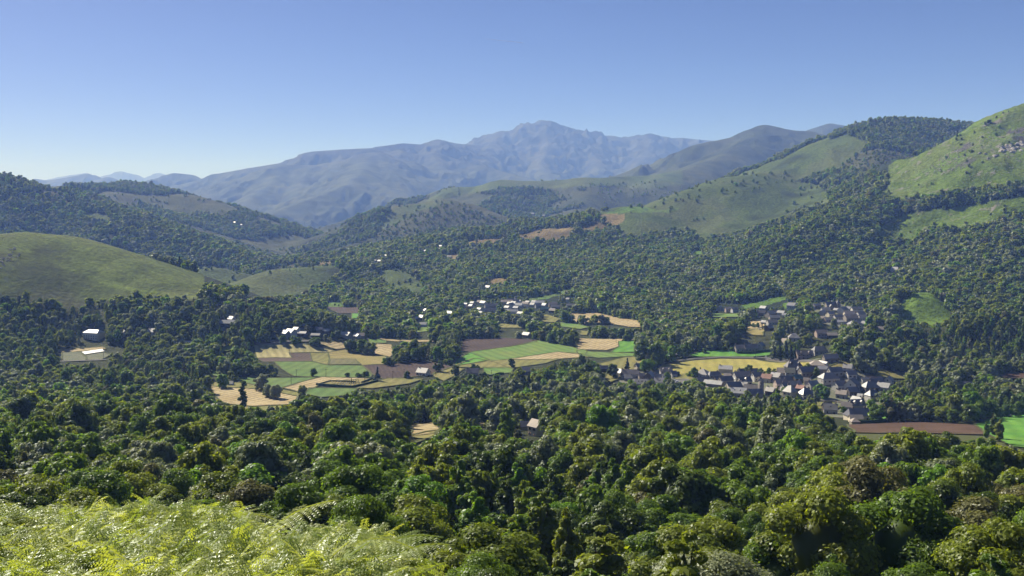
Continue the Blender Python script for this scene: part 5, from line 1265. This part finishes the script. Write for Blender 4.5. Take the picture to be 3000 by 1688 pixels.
# the bank of ferns: no tree crown rises above it in the near left
K = np.nonzero(keep)[0]
topv = HY-(TZ+13.5*TS)/TY*F
K = K[~((TY[K] < 60) & (topv[K] < np.where(PXb[K] < 1100, 1395, 1470)))]
K = K[~((HY-(TZ[K]+15*TS[K])/TY[K]*F < np.where(PXb[K] < 1200, 1335, 1400)) & (TY[K] < 150))]
K = K[~(TS[K]/TY[K] > np.where(PXb[K] > 1150, 1/66., 1/104.))]
K = K[(PXb[K]+3*wpx[K] > -150) & (PXb[K]-3*wpx[K] < 3150)]
tx, ty, tz, ts = TX[K], TY[K], TZ[K]+EYE, TS[K]
tone = fbm(tx, ty, 55, 3, 33); r_ = rng.random(len(K))
kinds = np.empty(len(K), dtype=object)
q = r_*.62+tone*.55
kinds[:] = 'mid'
kinds[q < .34] = 'dark'; kinds[q > .62] = 'olive'; kinds[(q > .50) & (q < .545)] = 'fresh'
silv = (fbm(tx, ty, 45, 2, 35) > .60) & (rng.random(len(K)) < .55)
kinds[silv] = 'silver'; kinds[rng.random(len(K)) < .03] = 'russet'; kinds[rng.random(len(K)) < .025] = 'silver'
lod = np.where(ty < 125, 'a', np.where(ty < 230, 'b', np.where(ty < 560, 'c', np.where(ty < 1350, 'd', 'e'))))
tall = (fbm(tx, ty, 90, 2, 57) > .60) & (rng.random(len(K)) < .7)
kinds[(ty < 260) & (kinds == 'silver') & (rng.random(len(K)) < .55)] = 'mid'
tall |= (tx/ty*F+CX > 2120) & (tx/ty*F+CX < 2460) & (ty > 560) & (ty < 880) & (rng.random(len(K)) < .75)
shape_tall = tall & (ty > 95) & (ty < 1350)
lod = np.where(shape_tall & (ty < 500), 'tall', np.where(shape_tall, 'talld', lod))
con = (rng.random(len(K)) < .03) & (ty > 420) & (ty < 3000); lod = np.where(con, 'cone', lod); kinds[con] = 'blue'
th_ = rng.uniform(.84, 1.22, len(K)); th_ *= 1-.20*np.clip((300-ty)/150, 0, 1); th_[lod == 'cone'] = 1.0
pid = rng.integers(0, 12, len(K)); rot = rng.uniform(0, 6.28, len(K)); sxy = rng.uniform(.88, 1.12, len(K))
# the 300 that show largest are trees of their own
size = ts/ty*np.where((abs(tx/ty) < .505) & (HY-(tz-EYE)/ty*F-13*ts/ty*F < 1700), 1, 0)
order = np.argsort(-size); own_i = order[:290]; rest = np.setdiff1d(np.arange(len(K)), own_i)
CNAME = {'dark': 'dark green', 'mid': 'mid green', 'olive': 'olive green', 'fresh': 'bright fresh green', 'silver': 'silvery grey-green', 'russet': 'brownish olive', 'blue': 'blackish green'}
MARKS = [(90,'at left edge'),(330,'left of poplar'),(610,'under pale hay field'),(860,'under cemetery'),(1100,'under lone conifer'),(1330,'under front clearing'),(1570,'under forest barn'),(1850,'under village left end'),(2200,'under church tower'),(2480,'under lowest houses'),(2720,'under brown field'),(2940,'at right edge')]
lab_list = []
for i in own_i:
    px = CX+tx[i]/ty[i]*F; pym = HY-(tz[i]-EYE+8*ts[i])/ty[i]*F
    mk = min(MARKS, key=lambda m_: abs(m_[0]-px))[1]
    rw = ('at the bottom' if pym > 1610 else 'low in near forest' if pym > 1520 else 'midway in near forest' if pym > 1440 else 'high in near forest' if pym > 1360 else 'at back of near forest')
    kd = 'conifer' if lod[i] == 'cone' else 'narrow tree' if lod[i] in ('tall', 'talld') else 'round tree' if sxy[i] < 1.0 else 'spreading tree'
    lab_list.append((f"{CNAME[kinds[i]]} {kd}", rw, mk, px))
from collections import defaultdict
same = defaultdict(list)
for n__, t_ in enumerate(lab_list): same[t_[:3]].append(n__)
MARKS = None
ORD = ['first', 'second', 'third', 'fourth', 'fifth', 'sixth', 'seventh', 'eighth', 'ninth', 'tenth']
final = {}
for key, mem in same.items():
    mem.sort(key=lambda n__: lab_list[n__][3])
    for r0, n__ in enumerate(mem):
        a_, rw, mk = key
        final[n__] = f"{a_} {rw}, {mk}" if len(mem) == 1 else f"{ORD[min(r0, 9)]} {a_} {rw}, {mk}"
for n__, i in enumerate(own_i):
    make_tree(tx[i], ty[i], tz[i]-.3, ts[i], sxy[i], rot[i], lod[i], int(pid[i]), kinds[i], 'forest_tree' if lod[i] != 'cone' else 'forest_conifer', final[n__], 'tree', 'trees of the near forest', sz=th_[i])
# all the others: one wood of instanced trees
pc = bpy.data.collections.new('tree_kinds'); plist = []
for ld in ('a', 'b', 'c', 'd', 'e', 'tall', 'talld', 'cone'):
    for kd in (('blue',) if ld == 'cone' else ('dark', 'mid', 'olive', 'fresh', 'silver', 'russet')):
        for j, cm in enumerate(CROWN[ld]): plist.append((ld, kd, j, cm))
pidx = {}
for n__, (ld, kd, j, cm) in enumerate(plist):
    if not cm.materials: cm.materials.append(LM['mid'])
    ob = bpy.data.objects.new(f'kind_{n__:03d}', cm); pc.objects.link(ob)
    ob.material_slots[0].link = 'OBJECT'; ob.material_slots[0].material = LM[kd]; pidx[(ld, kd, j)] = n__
pick = np.array([pidx[(lod[i], kinds[i], int(pid[i]) % len(CROWN[lod[i]]))] for i in rest], dtype=np.int32)
fm = bpy.data.meshes.new('forest'); fm.vertices.add(len(rest))
fm.vertices.foreach_set('co', np.stack([tx[rest], ty[rest], tz[rest]-.4-np.where(ty[rest] > 1300, 1.5, 0)], 1).astype(np.float32).ravel())
a_ = fm.attributes.new('pick', 'INT', 'POINT'); a_.data.foreach_set('value', pick)
a_ = fm.attributes.new('spin', 'FLOAT_VECTOR', 'POINT'); a_.data.foreach_set('vector', np.stack([0*rot[rest], 0*rot[rest], rot[rest]], 1).astype(np.float32).ravel())
sxr = np.where(ty[rest] > 1350, sxy[rest]*1.1, sxy[rest])
a_ = fm.attributes.new('size', 'FLOAT_VECTOR', 'POINT'); a_.data.foreach_set('vector', np.stack([ts[rest]*sxr, ts[rest]*sxr, ts[rest]*th_[rest]], 1).astype(np.float32).ravel())
def scatter_group(name, coll):
    g = bpy.data.node_groups.new(name, 'GeometryNodeTree')
    g.interface.new_socket('Geometry', in_out='INPUT', socket_type='NodeSocketGeometry'); g.interface.new_socket('Geometry', in_out='OUTPUT', socket_type='NodeSocketGeometry')
    N, L = g.nodes, g.links; gi = N.new('NodeGroupInput'); go = N.new('NodeGroupOutput')
    ci = N.new('GeometryNodeCollectionInfo'); ci.inputs['Collection'].default_value = coll; ci.inputs['Separate Children'].default_value = True; ci.inputs['Reset Children'].default_value = True
    mp = N.new('GeometryNodeMeshToPoints'); L.new(gi.outputs[0], mp.inputs[0])
    ip = N.new('GeometryNodeInstanceOnPoints'); L.new(mp.outputs[0], ip.inputs['Points']); L.new(ci.outputs[0], ip.inputs['Instance']); ip.inputs['Pick Instance'].default_value = True
    for nm, typ, sock in (('pick', 'INT', 'Instance Index'), ('spin', 'FLOAT_VECTOR', 'Rotation'), ('size', 'FLOAT_VECTOR', 'Scale')):
        na = N.new('GeometryNodeInputNamedAttribute'); na.data_type = typ; na.inputs[0].default_value = nm; L.new(na.outputs[0], ip.inputs[sock])
    L.new(ip.outputs[0], go.inputs[0]); return g
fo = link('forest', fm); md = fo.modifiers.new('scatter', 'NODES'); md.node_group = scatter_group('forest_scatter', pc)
tag(fo, kind='stuff')
print('TREES', len(rest), 'polys', sum(len(m_.polygons) for m_ in bpy.data.meshes))

# ------------------------------------------------------------------ bracken on the near bank
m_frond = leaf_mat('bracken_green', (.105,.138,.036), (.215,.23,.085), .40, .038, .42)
m_stem = simple_mat('bracken_stem', (.20,.18,.05), .6, .3, .2)
def frond_mesh(name, seed, L_=.62, arch=.5, pairs=15):
    """one bracken frond: a curved midrib, pairs of side leaflets, each cut into small blades"""
    r_ = random.Random(seed); V = []; Fq = []; S = []
    def tri(p, q, w, up, sh):
        d = (q-p); s = d.cross(up); s = s.normalized()*w if s.length > 1e-6 else Vector((w, 0, 0))
        n = len(V); V.extend([(p-s*.5)[:], (p+s*.5)[:], (q+s*.18)[:], (q-s*.18)[:]]); Fq.append((n, n+1, n+2, n+3)); S.extend([sh]*4)
    stalk = L_*.55; pts = []
    for k in range(pairs+1):
        t = k/pairs; a = t*arch*1.9; pts.append(Vector((L_*(t*.75+.10*t*t)*1.0, 0, stalk+L_*(t*.75-arch*.95*t*t))))
    for k in range(3): tri(Vector((0, 0, stalk*k/3)), Vector((0, 0, stalk*(k+1)/3)), .012, Vector((0, 1, 0)), .4)
    for k in range(pairs): tri(pts[k], pts[k+1], .008, Vector((0, 1, 0)), .5)
    for k in range(1, pairs+1):
        t = k/pairs; p = pts[k]; ax = (pts[k]-pts[k-1]).normalized()
        pl = L_*.42*math.sin(min(1, (t*.95+.16))*math.pi*.94)**.8*(1-.25*t)
        for sgn in (-1, 1):
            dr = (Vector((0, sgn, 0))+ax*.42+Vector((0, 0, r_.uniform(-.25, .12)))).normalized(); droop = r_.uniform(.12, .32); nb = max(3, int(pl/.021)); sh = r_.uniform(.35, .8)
            if r_.random() < .05: continue
            prev = p
            for j in range(1, nb+1):
                u = j/nb; q = p+dr*pl*u+Vector((0, 0, -droop*pl*u*u)); bl = .036*(1-u*.75)*(L_/.62)
                ax2 = (q-prev).normalized(); sd = ax2.cross(Vector((0, 0, 1))).normalized()
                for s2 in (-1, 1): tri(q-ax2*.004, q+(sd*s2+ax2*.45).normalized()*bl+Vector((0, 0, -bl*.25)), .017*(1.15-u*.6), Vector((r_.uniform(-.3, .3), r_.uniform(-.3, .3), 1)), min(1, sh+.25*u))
                prev = q
    return arr_mesh(name, V, Fq, False, [('shade', 'POINT', 'FLOAT', S)])
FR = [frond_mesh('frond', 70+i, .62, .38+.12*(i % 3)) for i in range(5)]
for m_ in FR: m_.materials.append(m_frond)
pf = bpy.data.collections.new('frond_kinds')
for i, m_ in enumerate(FR): pf.objects.link(bpy.data.objects.new(f'frond_{i}', m_))
# the outline of the bank as seen: nearest row of the ferns by column
EDGE = [(-200,1462),(0,1462),(60,1468),(200,1458),(300,1466),(420,1448),(500,1448),(620,1455),(660,1470),(700,1500),(745,1540),(775,1580),(800,1592),(840,1545),(880,1535),(950,1530),(1020,1520),(1060,1530),(1120,1530),(1170,1560),(1200,1600),(1260,1600),(1300,1630),(1340,1668),(1380,1625),(1420,1612),(1500,1640),(1560,1650),(1610,1618),(1650,1628),(1720,1660),(1800,1690),(3300,1760)]
ex = np.array([e[0] for e in EDGE], float); ey = np.array([e[1] for e in EDGE], float)
g = np.random.default_rng(5); N_ = 90000
fy = g.uniform(1.9, 13.5, N_); fx = g.uniform(-9, 4, N_); ok = (abs(fx) < .56*fy+.5); fx, fy = fx[ok], fy[ok]
fz = zrel(fx, fy); fs = g.uniform(.42, .95, len(fx))
fs *= .85+.4*fbm(fx, fy, 1.3, 2, 5)
PX_ = CX+fx/fy*F; top = HY-(fz+.70*fs)/fy*F
ok = top > np.interp(PX_, ex, ey)+g.uniform(-4, 62, len(fx))+np.clip((PX_-1700)/8, 0, 70)-np.clip((PX_-1050)/15, 0, 20)
ok &= g.random(len(fx)) < np.clip(14/np.maximum(fy, 2)**.9, .25, 1)
thin = fbm(fx, fy, .9, 2, 15) > .44
ok &= thin
fx, fy, fz, fs = fx[ok], fy[ok], fz[ok], fs[ok]
def lean(n, g_): return np.stack([g_.normal(0, .33, n), g_.normal(-.15, .35, n), g_.uniform(0, 6.28, n)], 1)
rot_ = lean(len(fx), g)
fe = bpy.data.meshes.new('bracken'); fe.vertices.add(len(fx)); fe.vertices.foreach_set('co', np.stack([fx, fy, fz+EYE], 1).astype(np.float32).ravel())
a_ = fe.attributes.new('pick', 'INT', 'POINT'); a_.data.foreach_set('value', g.integers(0, 5, len(fx)).astype(np.int32))
a_ = fe.attributes.new('spin', 'FLOAT_VECTOR', 'POINT'); a_.data.foreach_set('vector', rot_.astype(np.float32).ravel())
a_ = fe.attributes.new('size', 'FLOAT_VECTOR', 'POINT'); a_.data.foreach_set('vector', np.repeat(fs[:, None], 3, 1).astype(np.float32).ravel())
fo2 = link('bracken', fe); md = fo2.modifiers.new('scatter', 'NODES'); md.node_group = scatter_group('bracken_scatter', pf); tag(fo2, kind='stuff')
print('FERNS', len(fx))
# the fronds that stand out above the rest
STAND = [(1070,1452,9.6,1.35,'tallest arched fern frond standing above the bank in front of the trees'),(1110,1475,9.2,1.0,'arched fern frond right behind the tallest one'),(960,1540,8.6,1.0,'fern frond curling over left of the tallest one'),
 (1250,1600,7.6,1.1,'fern frond leaning out to the right at the edge of the bank'),(1200,1595,7.8,.9,'fern frond with curled tip near the right edge of the bank'),(760,1508,9.6,1.1,'bright arched fern frond at the notch of the bank'),
 (620,1452,11,1.0,'fern frond highest over the left part of the bank'),(500,1446,11,1.0,'fern frond over the middle of the left bank'),(1630,1618,6.6,.9,'last fern frond at the bottom right of the bank'),(1420,1608,6.9,.85,'fern frond at the bottom middle above the frame edge')]
for i, (px, py, dd, sc, lab) in enumerate(STAND):
    x = (px-CX)/F*dd; y = dd; zt = (HY-py)/F*dd; zg = float(zrel(x, y)[0]); s = max(.6, sc)
    root = bpy.data.objects.new('fern', None); COL.objects.link(root); root.location = (x, y, EYE+zg-.05); tag(root, lab, 'fern', 'ferns standing out of the bank')
    hgt = max(zt-zg+.05, .5); s = hgt/(.62*.80)
    s = min(s, 1.35)
    for k in range(3):
        c = child('frond', FR[(i+k) % 5], root, rot=(rnd.uniform(-.1, .1), rnd.uniform(-.12, .12), rnd.uniform(-.5, .5)+(0 if k == 0 else 2.4*k)))
        c.scale = (s*(1 if k == 0 else .8),)*3
# the vapour trail of an aeroplane
m_trail, N, L = new_mat('vapour'); o = nd(N, 'ShaderNodeOutputMaterial'); b = nd(N, 'ShaderNodeBsdfDiffuse'); b.inputs[0].default_value = (.85, .86, .9, 1); t_ = nd(N, 'ShaderNodeBsdfTransparent'); mx = nd(N, 'ShaderNodeMixShader', i_0=.5); L.new(t_.outputs[0], mx.inputs[1]); L.new(b.outputs[0], mx.inputs[2]); L.new(mx.outputs[0], o.inputs[0])
D_ = 45000.; P = [Vector(((px-CX)/F*D_, D_, EYE+(HY-py)/F*D_)) for px, py in ((1417,113),(1450,117),(1500,122),(1532,125.5))]
V, Fq = tube_pts_([p[:] for p in P], [3, 9, 14, 12], 8); tag(link('vapour_trail', arr_mesh('vapour_trail', V, Fq), None, m_trail), 'thin white vapour trail high in the blue sky above the main peak', 'vapour trail')

# boulders on the two near hills
def rock_mesh(seed):
    bm = bmesh.new(); bmesh.ops.create_icosphere(bm, subdivisions=2, radius=1)
    for v in bm.verts: v.co *= 1+.45*(mnoise.noise(v.co*1.3+Vector((seed*7, 0, 0)))); v.co.z *= .6
    me = bpy.data.meshes.new('boulder'); bm.to_mesh(me); bm.free(); me.materials.append(m_rock); return me
m_rock = simple_mat('limestone', (.30, .28, .25), .95, .15, .3, .8, .1)
pr_ = bpy.data.collections.new('boulder_kinds')
for i in range(3): pr_.objects.link(bpy.data.objects.new(f'boulder_{i}', rock_mesh(i+1)))
RP = []; g = np.random.default_rng(3)
def spread(poly, n, s0, s1, dmin):
    xs = [p[0] for p in poly]; ys = [p[1] for p in poly]; c = 0
    while c < n:
        px, py = g.uniform(min(xs), max(xs)), g.uniform(min(ys), max(ys))
        if not inpoly([px], [py], poly)[0]: continue
        c += 1
        if fbm(np.array([px*3.]), np.array([py*6.]), 60, 2, 3)[0] < .46: continue
        x, y, z = at(px, py, dmin); RP.append((x, y, z, g.uniform(s0, s1)**1.0))
spread([(2700,505),(2800,430),(2890,398),(2950,400),(2940,450),(2850,490),(2760,510)], 520, .6, 2.2, 1500)
spread([(2600,590),(2800,440),(3000,330),(3000,500),(2850,530)], 420, .5, 1.4, 1500)
spread([(2820,470),(2880,440),(3000,410),(3000,440),(2900,462),(2830,478)], 160, 2.0, 5.5, 1500)
spread([(0,715),(45,725),(60,745),(40,765),(0,790)], 160, .5, 1.6, 900)
RP = np.array(RP); rm_ = bpy.data.meshes.new('boulders'); rm_.vertices.add(len(RP)); rm_.vertices.foreach_set('co', RP[:, :3].astype(np.float32).ravel())
a_ = rm_.attributes.new('pick', 'INT', 'POINT'); a_.data.foreach_set('value', g.integers(0, 3, len(RP)).astype(np.int32))
a_ = rm_.attributes.new('spin', 'FLOAT_VECTOR', 'POINT'); a_.data.foreach_set('vector', np.stack([g.normal(0, .3, len(RP)), g.normal(0, .3, len(RP)), g.uniform(0, 6.28, len(RP))], 1).astype(np.float32).ravel())
a_ = rm_.attributes.new('size', 'FLOAT_VECTOR', 'POINT'); a_.data.foreach_set('vector', (RP[:, 3:4]*g.uniform(.7, 1.4, (len(RP), 3))).astype(np.float32).ravel())
ro = link('boulders', rm_); md = ro.modifiers.new('scatter', 'NODES'); md.node_group = scatter_group('boulder_scatter', pr_); tag(ro, kind='stuff')
